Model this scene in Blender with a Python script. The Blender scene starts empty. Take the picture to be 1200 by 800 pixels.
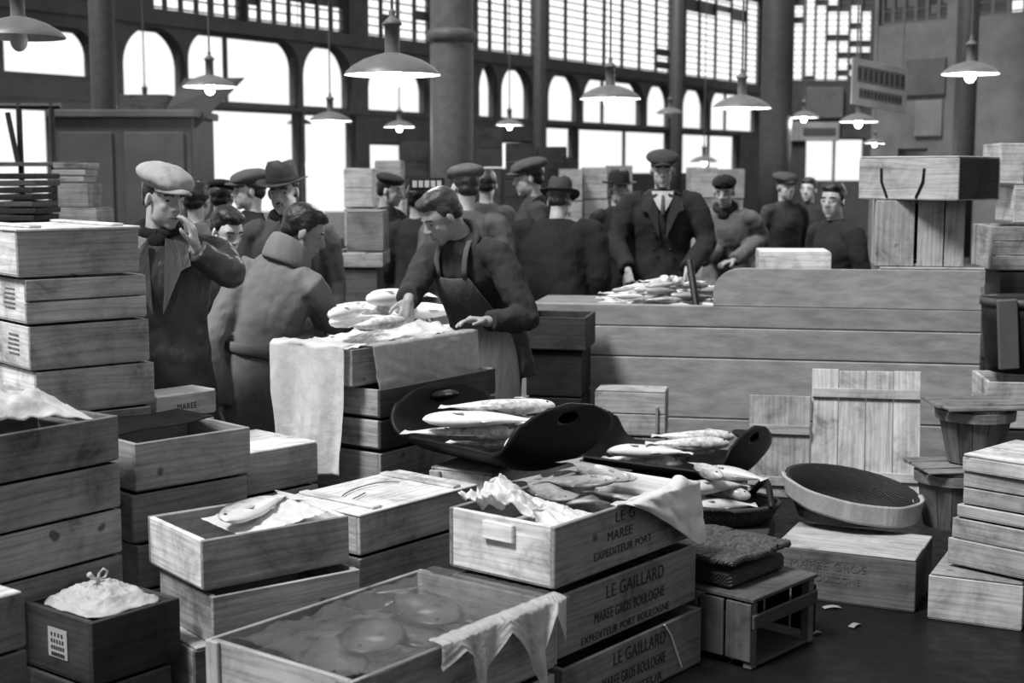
import bpy, bmesh, math, random
from mathutils import Vector, Matrix, Euler, noise
random.seed(7)
R = math.radians
scene = bpy.context.scene
COL = scene.collection
# ------------------------------------------------------------------ camera (50 mm lens on 35 mm film, eye height)
F = 1667.0; HY = 200.0; EYE = 1.70
TH = math.atan((HY - 400) / F)
cd = bpy.data.cameras.new('camera'); cam = bpy.data.objects.new('camera', cd); COL.objects.link(cam)
cam.location = (0, 0, EYE); cam.rotation_euler = (R(90) + TH, 0, 0)
cd.sensor_width = 36.0; cd.lens = F / 1200 * 36.0; cd.clip_end = 300
cd.dof.use_dof = True; cd.dof.focus_distance = 5.4; cd.dof.aperture_fstop = 3.2
scene.camera = cam
def ray(px, py):
    x = (px - 600) / F; y = (400 - py) / F
    return Vector((x, math.cos(TH) - y * math.sin(TH), math.sin(TH) + y * math.cos(TH)))
def onz(px, py, z):
    r = ray(px, py); return Vector((0, 0, EYE)) + r * ((z - EYE) / r.z)
def atY(px, py, Y):
    r = ray(px, py); return Vector((0, 0, EYE)) + r * (Y / r.y)
# ------------------------------------------------------------------ object helpers
def tag(o, label=None, cat=None, group=None, kind=None):
    if label: o['label'] = label
    if cat: o['category'] = cat
    if group: o['group'] = group
    if kind: o['kind'] = kind
    return o
def empty(name, loc=(0, 0, 0), rz=0.0, label=None, cat=None, group=None, kind=None):
    o = bpy.data.objects.new(name, None); COL.objects.link(o)
    o.empty_display_size = 0.1
    o.location = loc; o.rotation_euler = (0, 0, rz)
    return tag(o, label, cat, group, kind)
def link(name, bm, mat, parent=None, smooth=False, tone=None):
    me = bpy.data.meshes.new(name)
    bmesh.ops.recalc_face_normals(bm, faces=bm.faces)
    bm.to_mesh(me); bm.free()
    if smooth:
        for p in me.polygons: p.use_smooth = True
    me.materials.append(mat)
    o = bpy.data.objects.new(name, me); COL.objects.link(o)
    if parent is not None: o.parent = parent
    if tone is not None: o.color = (tone, tone, tone, 1)
    return o
def bake(o):
    """replace an object's modifiers by their result"""
    dg = bpy.context.evaluated_depsgraph_get(); dg.update()
    me = bpy.data.meshes.new_from_object(o.evaluated_get(dg))
    o.modifiers.clear(); o.data = me
    return o
def kids(o):
    return [c for c in bpy.data.objects if c.parent is o]
def copy_tree(o, parent=None, shallow=False):
    c = o.copy(); COL.objects.link(c); c.parent = parent
    if not shallow:
        for ch in kids(o): copy_tree(ch, c)
    return c
def box(bm, lo, hi, bev=0.003, rot=None, piv=None, jit=0.0):
    x0, y0, z0 = lo; x1, y1, z1 = hi
    vs = [bm.verts.new((x, y, z)) for z in (z0, z1) for y in (y0, y1) for x in (x0, x1)]
    for v in vs:
        if jit: v.co += Vector((random.uniform(-jit, jit), random.uniform(-jit, jit), random.uniform(-jit, jit)))
    fs = [(0, 1, 3, 2), (4, 6, 7, 5), (0, 4, 5, 1), (1, 5, 7, 3), (3, 7, 6, 2), (2, 6, 4, 0)]
    faces = [bm.faces.new([vs[i] for i in f]) for f in fs]
    if bev:
        b = min(bev, 0.3 * min(abs(x1 - x0), abs(y1 - y0), abs(z1 - z0)))
        es = list({e for f in faces for e in f.edges})
        r = bmesh.ops.bevel(bm, geom=es, offset=b, segments=1, affect='EDGES', profile=0.5)
        vs = list({v for f in r['faces'] for v in f.verts} | {v for v in vs if v.is_valid})
    if rot is not None:
        p = Vector(piv if piv else ((x0 + x1) / 2, (y0 + y1) / 2, (z0 + z1) / 2))
        for v in vs: v.co = p + rot @ (v.co - p)
    return vs
def frame_for(t, xdir):
    t = t.normalized(); x = Vector(xdir) - t * t.dot(Vector(xdir))
    if x.length < 1e-4: x = t.orthogonal()
    x.normalize(); return x, t.cross(x).normalized()
def catmull(vals, sub):
    n = len(vals); out = []
    for i in range(n - 1):
        p0 = vals[max(i - 1, 0)]; p1 = vals[i]; p2 = vals[i + 1]; p3 = vals[min(i + 2, n - 1)]
        for k in range(sub):
            t = k / sub
            out.append([0.5 * (2 * b + (c - a) * t + (2 * a - 5 * b + 4 * c - d) * t * t + (3 * b - a - 3 * c + d) * t ** 3)
                        for a, b, c, d in zip(p0, p1, p2, p3)])
    out.append(list(vals[-1])); return out
def tube(bm, pts, rads, xdir=(1, 0, 0), n=14, sub=1, cap=0.5, closed=True):
    """elliptical tube; rads = number or (rx, ry)"""
    vals = [list(p) + (list(r) if isinstance(r, (tuple, list)) else [r, r]) for p, r in zip(pts, rads)]
    if sub > 1: vals = catmull(vals, sub)
    P = [Vector(v[:3]) for v in vals]; rings = []; m = len(P)
    for i, v in enumerate(vals):
        t = P[min(i + 1, m - 1)] - P[max(i - 1, 0)]
        X, Y = frame_for(t, xdir)
        a, b = max(v[3], 1e-4), max(v[4], 1e-4)
        rings.append([bm.verts.new(P[i] + X * (a * math.cos(2 * math.pi * k / n)) + Y * (b * math.sin(2 * math.pi * k / n))) for k in range(n)])
    for i in range(m - 1):
        for k in range(n):
            bm.faces.new((rings[i][k], rings[i][(k + 1) % n], rings[i + 1][(k + 1) % n], rings[i + 1][k]))
    if closed:
        for e, s in ((0, 1), (m - 1, -1)):
            t = (P[e] - P[e + s]); t = t.normalized() if t.length else Vector((0, 0, 1))
            rr = min(vals[e][3], vals[e][4])
            c = bm.verts.new(P[e] + t * rr * cap)
            if cap > 0.3:
                mid = [bm.verts.new(P[e] + (v.co - P[e]) * 0.72 + t * rr * cap * 0.7) for v in rings[e]]
                for k in range(n):
                    bm.faces.new((rings[e][k], rings[e][(k + 1) % n], mid[(k + 1) % n], mid[k]))
                    bm.faces.new((mid[k], mid[(k + 1) % n], c))
            else:
                for k in range(n): bm.faces.new((rings[e][k], rings[e][(k + 1) % n], c))
    return rings
def ell(bm, c, r, rot=None, seg=16, rng=10):
    M = Matrix.Translation(Vector(c)) @ (rot.to_4x4() if rot is not None else Matrix.Identity(4)) @ Matrix.Diagonal((r[0], r[1], r[2], 1))
    return bmesh.ops.create_uvsphere(bm, u_segments=seg, v_segments=rng, radius=1.0, matrix=M)['verts']
def sheet(name, fn, nu, nv, mat, parent=None, thick=0.0015, smooth=True):
    bm = bmesh.new()
    g = [[bm.verts.new(fn(i / nu, j / nv)) for j in range(nv + 1)] for i in range(nu + 1)]
    for i in range(nu):
        for j in range(nv):
            bm.faces.new((g[i][j], g[i + 1][j], g[i + 1][j + 1], g[i][j + 1]))
    o = link(name, bm, mat, parent, smooth)
    s = o.modifiers.new('thickness', 'SOLIDIFY'); s.thickness = thick
    return o
def ridged(p, oct=4):
    v = 0; a = 1; s = 0
    for k in range(oct):
        v += a * (1 - abs(noise.noise(p * (2 ** k) + Vector((k * 7.3, 0, 0))))) ; s += a; a *= 0.5
    return v / s
def fbm(p, oct=4):
    v = 0; a = 1
    for k in range(oct):
        v += a * noise.noise(p * (2 ** k) + Vector((k * 3.7, 1.1, 0))); a *= 0.5
    return v
# ------------------------------------------------------------------ materials
def nt(name):
    m = bpy.data.materials.new(name); m.use_nodes = True
    t = m.node_tree; b = t.nodes['Principled BSDF']; return m, t, b
def N(t, typ, **kw):
    n = t.nodes.new(typ)
    for k, v in kw.items(): setattr(n, k, v)
    return n
def math_node(t, op, a, b=None):
    n = N(t, 'ShaderNodeMath', operation=op)
    for i, v in enumerate((a, b)):
        if v is None: continue
        if isinstance(v, (int, float)): n.inputs[i].default_value = v
        else: t.links.new(v, n.inputs[i])
    return n.outputs[0]
def ramp(t, src, stops):
    r = N(t, 'ShaderNodeValToRGB')
    e = r.color_ramp.elements
    e[0].position, e[0].color = stops[0][0], (stops[0][1],) * 3 + (1,)
    e[1].position, e[1].color = stops[-1][0], (stops[-1][1],) * 3 + (1,)
    for p, c in stops[1:-1]:
        k = e.new(p); k.color = (c, c, c, 1)
    t.links.new(src, r.inputs[0]); return r.outputs[0]
def noise_tex(t, vec, scale, detail=4, rough=0.55, dist=0.0):
    n = N(t, 'ShaderNodeTexNoise'); n.inputs['Scale'].default_value = scale; n.inputs['Detail'].default_value = detail
    n.inputs['Roughness'].default_value = rough; n.inputs['Distortion'].default_value = dist
    t.links.new(vec, n.inputs['Vector']); return n.outputs['Fac']
def mulc(t, a, b):
    m = N(t, 'ShaderNodeMix', data_type='RGBA', blend_type='MULTIPLY'); m.inputs['Factor'].default_value = 1
    for i, v in ((6, a), (7, b)):
        t.links.new(v, m.inputs[i])
    return m.outputs[2]
def bump(t, b, h, strength=0.3, dist=0.01):
    n = N(t, 'ShaderNodeBump'); n.inputs['Strength'].default_value = strength; n.inputs['Distance'].default_value = dist
    t.links.new(h, n.inputs['Height']); t.links.new(n.outputs[0], b.inputs['Normal'])
def objvec(t, shift=True):
    tc = N(t, 'ShaderNodeTexCoord'); 
    if not shift: return tc.outputs['Object']
    oi = N(t, 'ShaderNodeObjectInfo'); a = N(t, 'ShaderNodeVectorMath', operation='ADD')
    s = math_node(t, 'MULTIPLY', oi.outputs['Random'], 57.0)
    t.links.new(tc.outputs['Object'], a.inputs[0]); t.links.new(s, a.inputs[1]); return a.outputs[0]
def scaled(t, vec, sc):
    m = N(t, 'ShaderNodeMapping'); m.inputs['Scale'].default_value = sc; t.links.new(vec, m.inputs['Vector']); return m.outputs[0]
def wood(name, axis, rough=0.75, contrast=1.0, dirt=0.55):
    m, t, b = nt(name); v = objvec(t)
    sc = [42, 42, 42]; sc['xyz'.index(axis)] = 1.8
    g = noise_tex(t, scaled(t, v, sc), 1.0, 6, 0.6, 0.6)
    sc2 = [7, 7, 7]; sc2['xyz'.index(axis)] = 0.8
    w = N(t, 'ShaderNodeTexWave', wave_type='BANDS', bands_direction={'x': 'Z', 'y': 'Z', 'z': 'X'}[axis])
    w.inputs['Scale'].default_value = 1.9; w.inputs['Distortion'].default_value = 14; w.inputs['Detail'].default_value = 4; w.inputs['Detail Scale'].default_value = 1.1
    t.links.new(scaled(t, v, sc2), w.inputs['Vector'])
    c1 = ramp(t, g, [(0.25, 0.62), (0.5, 1.0), (0.75, 1.2)])
    c2 = ramp(t, w.outputs['Fac'], [(0.0, 0.84), (0.3, 1.0), (1.0, 1.05)])
    st = noise_tex(t, v, 4.2, 7, 0.7, 0.5)
    c3 = ramp(t, st, [(0.31, .33), (0.44, .78), (0.54, 1.0), (0.7, 1.16)])
    kn = noise_tex(t, scaled(t, v, (9, 9, 9)), 1.3, 1, 0.3)
    c4 = ramp(t, kn, [(0.19, 0.3), (0.23, 1.0), (1.0, 1.0)])
    oi = N(t, 'ShaderNodeObjectInfo')
    c = mulc(t, mulc(t, mulc(t, mulc(t, c1, c2), c3), c4), oi.outputs['Color'])
    t.links.new(c, b.inputs['Base Color']); b.inputs['Roughness'].default_value = rough
    b.inputs['Specular IOR Level'].default_value = 0.25
    bump(t, b, g, 0.35, 0.004); return m
WX, WY, WZ = wood('weathered pine along length', 'x'), wood('weathered pine across', 'y'), wood('weathered pine upright', 'z')
def cloth(name, scale=900, rough=0.9, fold=0.5, spec=0.15, sheen=0.0):
    m, t, b = nt(name); v = objvec(t)
    oi = N(t, 'ShaderNodeObjectInfo')
    n1 = noise_tex(t, v, scale * 0.25, 2); n2 = noise_tex(t, scaled(t, v, (9, 9, 1.8)), 1.0, 4, 0.55, 0.8)
    c = mulc(t, mulc(t, ramp(t, n1, [(0.3, 0.9), (0.7, 1.08)]), ramp(t, n2, [(0.25, 0.8), (0.7, 1.12)])), oi.outputs['Color'])
    t.links.new(c, b.inputs['Base Color']); b.inputs['Roughness'].default_value = rough; b.inputs['Specular IOR Level'].default_value = spec
    s = math_node(t, 'ADD', math_node(t, 'MULTIPLY', n1, 0.04), n2)
    bump(t, b, s, fold, 0.03); return m
CLOTH = cloth('woollen cloth'); RUBBER = cloth('oiled coat cloth', rough=0.45, fold=0.8, spec=0.45)
def plain(name, v, rough=0.6, spec=0.3, metal=0.0, var=0.15, scale=12.0, bmp=0.0, stretch=(1, 1, 1)):
    m, t, b = nt(name); vec = scaled(t, objvec(t), stretch)
    n = noise_tex(t, vec, scale, 5, 0.6)
    oi = N(t, 'ShaderNodeObjectInfo')
    c = mulc(t, ramp(t, n, [(0.3, v * (1 - var)), (0.7, v * (1 + var))]), oi.outputs['Color'])
    t.links.new(c, b.inputs['Base Color']); b.inputs['Roughness'].default_value = rough
    b.inputs['Specular IOR Level'].default_value = spec; b.inputs['Metallic'].default_value = metal
    if bmp: bump(t, b, n, bmp, 0.01)
    return m
SKIN = plain('skin', 0.40, 0.5, 0.3, var=0.1, scale=30)
HAIR = plain('hair', 0.03, 0.42, 0.5, var=0.5, scale=60, bmp=0.6, stretch=(1, 0.25, 1))
IRON = plain('painted iron', 0.12, 0.55, 0.3, var=0.2)  # base grey lifted to paint in the film veil over the hall
DARKWOOD = plain('tarred dark wood', 0.009, 0.5, 0.25, var=0.5, scale=9, bmp=0.25)
ENAMEL_OUT = plain('grey enamel', 0.16, 0.4, 0.4); ENAMEL_IN = plain('white enamel', 0.85, 0.4, 0.3, var=0.03)
STENCIL = plain('stencil ink', 0.03, 0.8, 0.1, var=0.6, scale=60)
EYEM = plain('eye', 0.02, 0.3, 0.5); LIPM = plain('lip', 0.17, 0.6)
METAL = plain('dull metal', 0.25, 0.35, 0.5, 0.7)
LINEN = plain('white linen', 0.75, 0.8, 0.2, var=0.06)
PANEL = plain('painted panel', 0.15, 0.7, 0.2, var=0.2, scale=3)
COUNTER = plain('worn counter board', 0.30, 0.7, 0.25, var=0.26, scale=16, bmp=0.3, stretch=(0.35, 1, 1.2))
def wicker_mat():
    m, t, b = nt('dark wicker'); v = objvec(t, False)
    w = N(t, 'ShaderNodeTexWave', wave_type='BANDS', bands_direction='DIAGONAL'); w.inputs['Scale'].default_value = 48; w.inputs['Distortion'].default_value = 5; w.inputs['Detail'].default_value = 4
    t.links.new(v, w.inputs['Vector'])
    oi = N(t, 'ShaderNodeObjectInfo')
    c = mulc(t, ramp(t, w.outputs['Fac'], [(0.1, 0.5), (0.9, 1.2)]), oi.outputs['Color'])
    t.links.new(c, b.inputs['Base Color']); b.inputs['Roughness'].default_value = 0.6
    bump(t, b, w.outputs['Fac'], 0.7, 0.006); return m
WICKER = wicker_mat()
def fish_mat():
    m, t, b = nt('fish skin'); tc = N(t, 'ShaderNodeTexCoord')
    sep = N(t, 'ShaderNodeSeparateXYZ'); t.links.new(tc.outputs['Object'], sep.inputs[0])
    oi = N(t, 'ShaderNodeObjectInfo')
    sp = noise_tex(t, objvec(t), 40, 4)
    k = math_node(t, 'ADD', math_node(t, 'MULTIPLY', sep.outputs['Y'], 4.0), math_node(t, 'MULTIPLY', sp, 0.6))
    c = mulc(t, ramp(t, k, [(0.05, 0.75), (0.35, 0.62), (0.6, 0.18)]), oi.outputs['Color'])
    t.links.new(c, b.inputs['Base Color']); b.inputs['Roughness'].default_value = 0.28; b.inputs['Specular IOR Level'].default_value = 0.6
    bump(t, b, sp, 0.15, 0.004); return m
FISH = fish_mat()
def film(name, col, trans, rough, bmp=0.5, trl=0.4):
    m = bpy.data.materials.new(name); m.use_nodes = True; t = m.node_tree
    b = t.nodes['Principled BSDF']; out = t.nodes['Material Output']
    v = objvec(t); n = noise_tex(t, v, 20, 6, 0.65, 0.2)
    c = ramp(t, n, [(0.3, col * 0.88), (0.7, min(1, col * 1.08))])
    t.links.new(c, b.inputs['Base Color']); b.inputs['Roughness'].default_value = rough; b.inputs['Specular IOR Level'].default_value = 0.5
    bump(t, b, n, bmp, 0.02)
    tl = N(t, 'ShaderNodeBsdfTranslucent'); t.links.new(c, tl.inputs[0])
    m1 = N(t, 'ShaderNodeMixShader'); m1.inputs[0].default_value = trl
    t.links.new(b.outputs[0], m1.inputs[1]); t.links.new(tl.outputs[0], m1.inputs[2])
    tp = N(t, 'ShaderNodeBsdfTransparent'); m2 = N(t, 'ShaderNodeMixShader'); m2.inputs[0].default_value = trans
    t.links.new(m1.outputs[0], m2.inputs[1]); t.links.new(tp.outputs[0], m2.inputs[2]); t.links.new(m2.outputs[0], out.inputs[0])
    return m
PAPER = film('waxed paper', 0.82, 0.03, 0.45, 0.3, 0.2); CLEAR = film('clear wrapping sheet', 0.75, 0.5, 0.18, 0.6, 0.2); MILKY = film('milky plastic sheet', 0.75, 0.12, 0.35)
DAMP = film('damp greaseproof sheet', 0.2, 0.78, 0.14, 0.6, 0.08)
def glass_mat():
    m = bpy.data.materials.new('window glass'); m.use_nodes = True; t = m.node_tree
    t.nodes.remove(t.nodes['Principled BSDF']); out = t.nodes['Material Output']
    tp = N(t, 'ShaderNodeBsdfTransparent'); tp.inputs[0].default_value = (0.95, 0.95, 0.95, 1)
    g = N(t, 'ShaderNodeBsdfGlossy'); g.inputs['Roughness'].default_value = 0.1
    mx = N(t, 'ShaderNodeMixShader'); mx.inputs[0].default_value = 0.05
    t.links.new(tp.outputs[0], mx.inputs[1]); t.links.new(g.outputs[0], mx.inputs[2]); t.links.new(mx.outputs[0], out.inputs[0]); return m
GLASS = glass_mat()
def emit_mat(name, s):
    m = bpy.data.materials.new(name); m.use_nodes = True; t = m.node_tree
    t.nodes.remove(t.nodes['Principled BSDF']); e = N(t, 'ShaderNodeEmission'); e.inputs[1].default_value = s
    t.links.new(e.outputs[0], t.nodes['Material Output'].inputs[0]); return m
BULB = emit_mat('glowing bulb', 40.0)
def floor_mat():
    m, t, b = nt('wet stone floor'); v = objvec(t, False)
    n = noise_tex(t, v, 2.2, 6, 0.6); n2 = noise_tex(t, v, 14, 4)
    c = ramp(t, n, [(0.3, 0.005), (0.7, 0.012)]); t.links.new(c, b.inputs['Base Color'])
    t.links.new(ramp(t, n2, [(0.3, 0.3), (0.7, 0.6)]), b.inputs['Roughness']); b.inputs['Specular IOR Level'].default_value = 0.12
    bump(t, b, n2, 0.3, 0.01); return m
FLOOR = floor_mat()
# ------------------------------------------------------------------ light and sky
w = bpy.data.worlds.new('hall daylight'); scene.world = w; w.use_nodes = True
t = w.node_tree; bg = t.nodes['Background']
tc = N(t, 'ShaderNodeTexCoord'); sp = N(t, 'ShaderNodeSeparateXYZ'); t.links.new(tc.outputs['Generated'], sp.inputs[0])
# bright overcast low sky beyond the window wall, dim elsewhere (the roofed hall)
elev = ramp(t, math_node(t, 'ADD', math_node(t, 'MULTIPLY', sp.outputs['Z'], 0.5), 0.5), [(0.40, 0.0), (0.44, 1.0), (0.66, 1.0), (0.74, 0.0)])
azi = ramp(t, math_node(t, 'ADD', math_node(t, 'MULTIPLY', sp.outputs['Y'], 0.5), 0.5), [(0.52, 0.0), (0.66, 1.0)])
k = math_node(t, 'MULTIPLY', elev, azi)
top = ramp(t, math_node(t, 'ADD', math_node(t, 'MULTIPLY', sp.outputs['Z'], 0.5), 0.5), [(0.45, 0.03), (0.6, 0.22), (1.0, 0.42)])
s = math_node(t, 'ADD', math_node(t, 'MULTIPLY', k, 1.15), top)
t.links.new(s, bg.inputs['Strength']); bg.inputs['Color'].default_value = (1, 1, 1, 1)
sl = bpy.data.lights.new('roof light', 'SUN'); so = bpy.data.objects.new('roof light', sl); COL.objects.link(so)
sl.energy = 4.3; sl.angle = R(14)
so.rotation_euler = Vector((-0.5, -0.42, 1.0)).to_track_quat('Z', 'Y').to_euler(); so.location = (-3, -3, 8)
scene.view_settings.view_transform = 'Standard'; scene.view_settings.look = 'None'
scene.view_settings.gamma = 1.0; scene.view_settings.exposure = 0.0
# ------------------------------------------------------------------ the hall
bm = bmesh.new(); box(bm, (-14, -2, -0.2), (30, 60, 0.0), bev=0)
tag(link('floor', bm, FLOOR), kind='structure')
W0 = Vector((-5.94, 20.0, 0)); WU = Vector((0.543, 0.84, 0)).normalized(); WN = Vector((-WU.y, WU.x, 0)); WANG = math.atan2(WU.y, WU.x)
def s_of(px, o=W0, u=WU, nn=WN):
    r = ray(px, 150); c = Vector((0, 0, EYE)); tt = (o - c).dot(nn) / r.dot(nn); return ((c + r * tt) - o).dot(u)
def place(o, org, ang):
    o.location = org; o.rotation_euler = (0, 0, ang); return o
def arch_fill(bm, s0, s1, z0, z1, rise, y0=-0.12, y1=0.12, n=12):
    """spandrel above a rounded window head between s0..s1 reaching z1"""
    rr = min(rise, (s1 - s0) / 2)
    pts = [(s0, z1 - rise)]
    for i in range(1, n + 1):
        a = math.pi / 2 * i / n; pts.append((s0 + rr * (1 - math.cos(a)), z1 - rise + rise * math.sin(a)))
    for i in range(n, -1, -1):
        a = math.pi / 2 * i / n; pts.append((s1 - rr * (1 - math.cos(a)), z1 - rise + rise * math.sin(a)))
    top = z1 + 0.01
    for i in range(len(pts) - 1):
        (a0, b0), (a1, b1) = pts[i], pts[i + 1]
        if a1 - a0 < 1e-5: continue
        v = [bm.verts.new(p) for p in ((a0, y0, b0), (a1, y0, b1), (a1, y0, top), (a0, y0, top), (a0, y1, b0), (a1, y1, b1), (a1, y1, top), (a0, y1, top))]
        for f in ((0, 1, 2, 3), (4, 7, 6, 5), (0, 4, 5, 1), (3, 2, 6, 7), (0, 3, 7, 4), (1, 5, 6, 2)): bm.faces.new([v[i] for i in f])
WINN = [0]
def window(org, ang, s0, s1, z0, z1, bars=(), cross=(), glass=True):
    WINN[0] += 1
    r = empty('window_%d' % WINN[0], org, ang, kind='structure')
    bm = bmesh.new(); q = 0.045
    for lo, hi in (((s0, -q, z0), (s1, q, z0 + q)), ((s0, -q, z1 - q), (s1, q, z1)), ((s0, -q, z0), (s0 + q, q, z1)), ((s1 - q, -q, z0), (s1, q, z1))): box(bm, lo, hi, 0.004)
    link('window_frame', bm, IRON, r)
    for x in bars:
        bm = bmesh.new(); box(bm, (x - 0.03, -0.03, z0), (x + 0.03, 0.03, z1), 0.004); link('mullion', bm, IRON, r)
    for z in cross:
        bm = bmesh.new(); box(bm, (s0, -0.025, z - 0.03), (s1, 0.025, z + 0.03), 0.004); link('transom_bar', bm, IRON, r)
    if glass:
        bm = bmesh.new(); box(bm, (s0 + q, 0.05, z0 + q), (s1 - q, 0.056, z1 - q), 0); link('pane', bm, GLASS, r)
    return r
def louvre(org, ang, s0, s1, z0, z1, nb, closed):
    """upper bay of horizontal glass louvres between iron bars; closed(i, row) -> shut slat"""
    r = window(org, ang, s0, s1, z0, z1, [s0 + (s1 - s0) * i / nb for i in range(1, nb)], (), False)
    bm = bmesh.new(); p = 0.15; rows = int((z1 - z0) / p); cw = (s1 - s0) / nb
    for i in range(nb):
        for k in range(rows):
            z = z0 + p * (k + 0.5); a = s0 + cw * i + 0.03; b = s0 + cw * (i + 1) - 0.03
            if closed(i, k): box(bm, (a, 0.02, z - 0.085), (b, 0.035, z + 0.085), 0)
            else: box(bm, (a, -0.035, z - 0.008), (b, 0.035, z + 0.008), 0)
    link('louvre_slats', bm, IRON, r)
    return r
# --- main window wall, receding to the right
S = s_of
layers = {}
arch = [(-60, 108, 2.95, 3.62, .35), (140, 213, 2.55, 3.75, .55), (216, 346, 2.72, 3.78, .45), (350, 407, 2.72, 3.78, .55),
        (426, 497, 2.72, 3.6, .5), (556, 578, 2.72, 3.76, .5), (582, 619, 2.72, 3.76, .5), (637, 675, 2.72, 3.74, .5), (678, 750, 2.72, 3.74, .55), (753, 783, 2.72, 3.74, .5),
        (795, 825, 2.72, 3.74, .5), (828, 884, 2.72, 3.74, .5)]
low = [(-60, 60, 1.2, 2.55), (228, 348, 0.5, 2.66), (351, 411, 0.5, 2.66), (427, 473, 1.7, 2.2), (560, 618, 1.7, 2.3), (635, 671, 1.95, 2.64), (673, 783, 1.6, 2.64), (795, 863, 1.6, 2.64)]
up = [(-60, 52, 4.0), (56, 106, 4.0), (178, 285, 4.0), (288, 405, 4.0), (427, 505, 4.0), (555, 627, 4.0), (638, 786, 4.0), (798, 889, 4.0)]
ZT = 7.4; S0 = S(-70); S1 = S(906)
bm = bmesh.new()
def fill(z0, z1, holes, y=0.12):
    cur = S0
    for h in holes:
        a, b = S(h[0]), S(h[1])
        if a > cur: box(bm, (cur, -y, z0), (a, y, z1), 0)
        zz0, zz1 = h[2], (h[3] if len(h) > 3 else z1)
        if zz0 > z0 + 0.01: box(bm, (a, -y, z0), (b, y, zz0), 0)
        if zz1 < z1 - 0.01: box(bm, (a, -y, zz1), (b, y, z1), 0)
        cur = b
    if cur < S1: box(bm, (cur, -y, z0), (S1, y, z1), 0)
fill(0.0, 2.66, low); fill(2.72, 3.80, arch)
box(bm, (S0, -0.14, 2.66), (S1, 0.14, 2.72), 0); box(bm, (S0, -0.16, 3.80), (S1, 0.16, 4.0), 0)
fill(4.0, ZT, up); box(bm, (S0, -0.2, ZT), (S1, 0.2, ZT + 0.6), 0)
for h in arch: arch_fill(bm, S(h[0]), S(h[1]), h[2], h[3], h[4])
tag(place(link('wall_back', bm, PANEL, tone=0.8), W0, WANG), kind='structure')  # wall grey lifted to paint in the same film veil
for a, b, z0, z1, r_ in arch:
    sa, sb = S(a), S(b); wd = sb - sa
    window(W0, WANG, sa, sb, z0, z1, [sa + wd * .36] if wd > 2.2 else [], ())
for a, b, z0, z1 in low:
    sa, sb = S(a), S(b); nb = max(1, int((sb - sa) / 1.6))
    window(W0, WANG, sa, sb, z0, z1, [sa + (sb - sa) * i / nb for i in range(1, nb)], ())
rr = random.Random(3)
def openlv(i, k): return rr.random() < 0.02
def shut(i, k): return k > rr.choice((1, 2, 3, 3)) and rr.random() < 0.86
def mixed(i, k): return rr.random() < (0.06 + 0.35 * (k > 10))
for (a, b, z0), nb, f in zip(up, (4, 3, 6, 7, 4, 4, 7, 5), (shut, openlv, shut, shut, openlv, openlv, openlv, mixed)):
    louvre(W0, WANG, S(a), S(b), z0, ZT, nb, f)
# --- far end wall facing us
WF = Vector((6.6, 37.6, 0)); bm = bmesh.new()
xs = [atY(p, 150, 37.6).x - 6.6 for p in (895, 926, 1019, 1040, 943, 1013)]
box(bm, (xs[0], -.12, 0), (xs[4], .12, 2.0), 0); box(bm, (xs[0], -.12, 2.0), (xs[1], .12, 7.8), 0)
box(bm, (xs[1], -.12, 2.55), (xs[3] + 3, .12, 4.0), 0); box(bm, (xs[2], -.12, 4.0), (xs[3] + 3, .12, 7.8), 0); box(bm, (xs[1], -.12, 7.4), (xs[2], .12, 7.8), 0)
box(bm, (xs[4], -.12, 0), (xs[5], .12, 1.4), 0); box(bm, (xs[5], -.12, 0), (xs[3] + 3, .12, 2.55), 0); box(bm, (xs[1] , -.12, 2.0), (xs[4], .12, 2.55), 0)
tag(place(link('wall_end', bm, PANEL, tone=0.6), WF, 0), kind='structure')
louvre(WF, 0, xs[1], xs[2], 4.0, 7.4, 7, lambda i, k: rr.random() < (0.12 + 0.5 * (k > 11) + 0.25 * (i > 4)))
window(WF, 0, xs[4], xs[5], 1.4, 2.55, [(xs[4] + xs[5]) / 2])
# --- right gallery wall, nearer
WG = atY(1026, 150, 23.4); WG.z = 0; WE = atY(1290, 150, 20.6); WE.z = 0
gu = (WE - WG).normalized(); gang = math.atan2(gu.y, gu.x); gl = (WE - WG).length; gn = Vector((-gu.y, gu.x, 0))
def SG(px): return s_of(px, WG, gu, gn)
bm = bmesh.new(); box(bm, (0, -.12, 2.05), (gl, .12, 4.0), 0); box(bm, (0, -.12, 0), (gl, .12, 1.6), 0)
for a, b in ((1026, 1031), (1110, 1141), (1215, 1290)): box(bm, (max(0, SG(a)), -.12, 4.0), (min(gl, SG(b)), .12, 7.2), 0)
for a, b in ((1026, 1058), (1093, 1290)): box(bm, (max(0, SG(a)), -.12, 1.6), (min(gl, SG(b)), .12, 2.05), 0)
box(bm, (0, -.14, 7.2), (gl, .14, 7.6), 0)
tag(place(link('wall_right', bm, PANEL, tone=1.05), WG, gang), kind='structure')
louvre(WG, gang, SG(1031), SG(1110), 4.0, 7.2, 6, lambda i, k: rr.random() < 0.3)
louvre(WG, gang, SG(1141), SG(1215), 4.0, 7.2, 4, lambda i, k: rr.random() < 0.08)
window(WG, gang, SG(1058), SG(1093), 1.6, 2.05)
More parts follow.
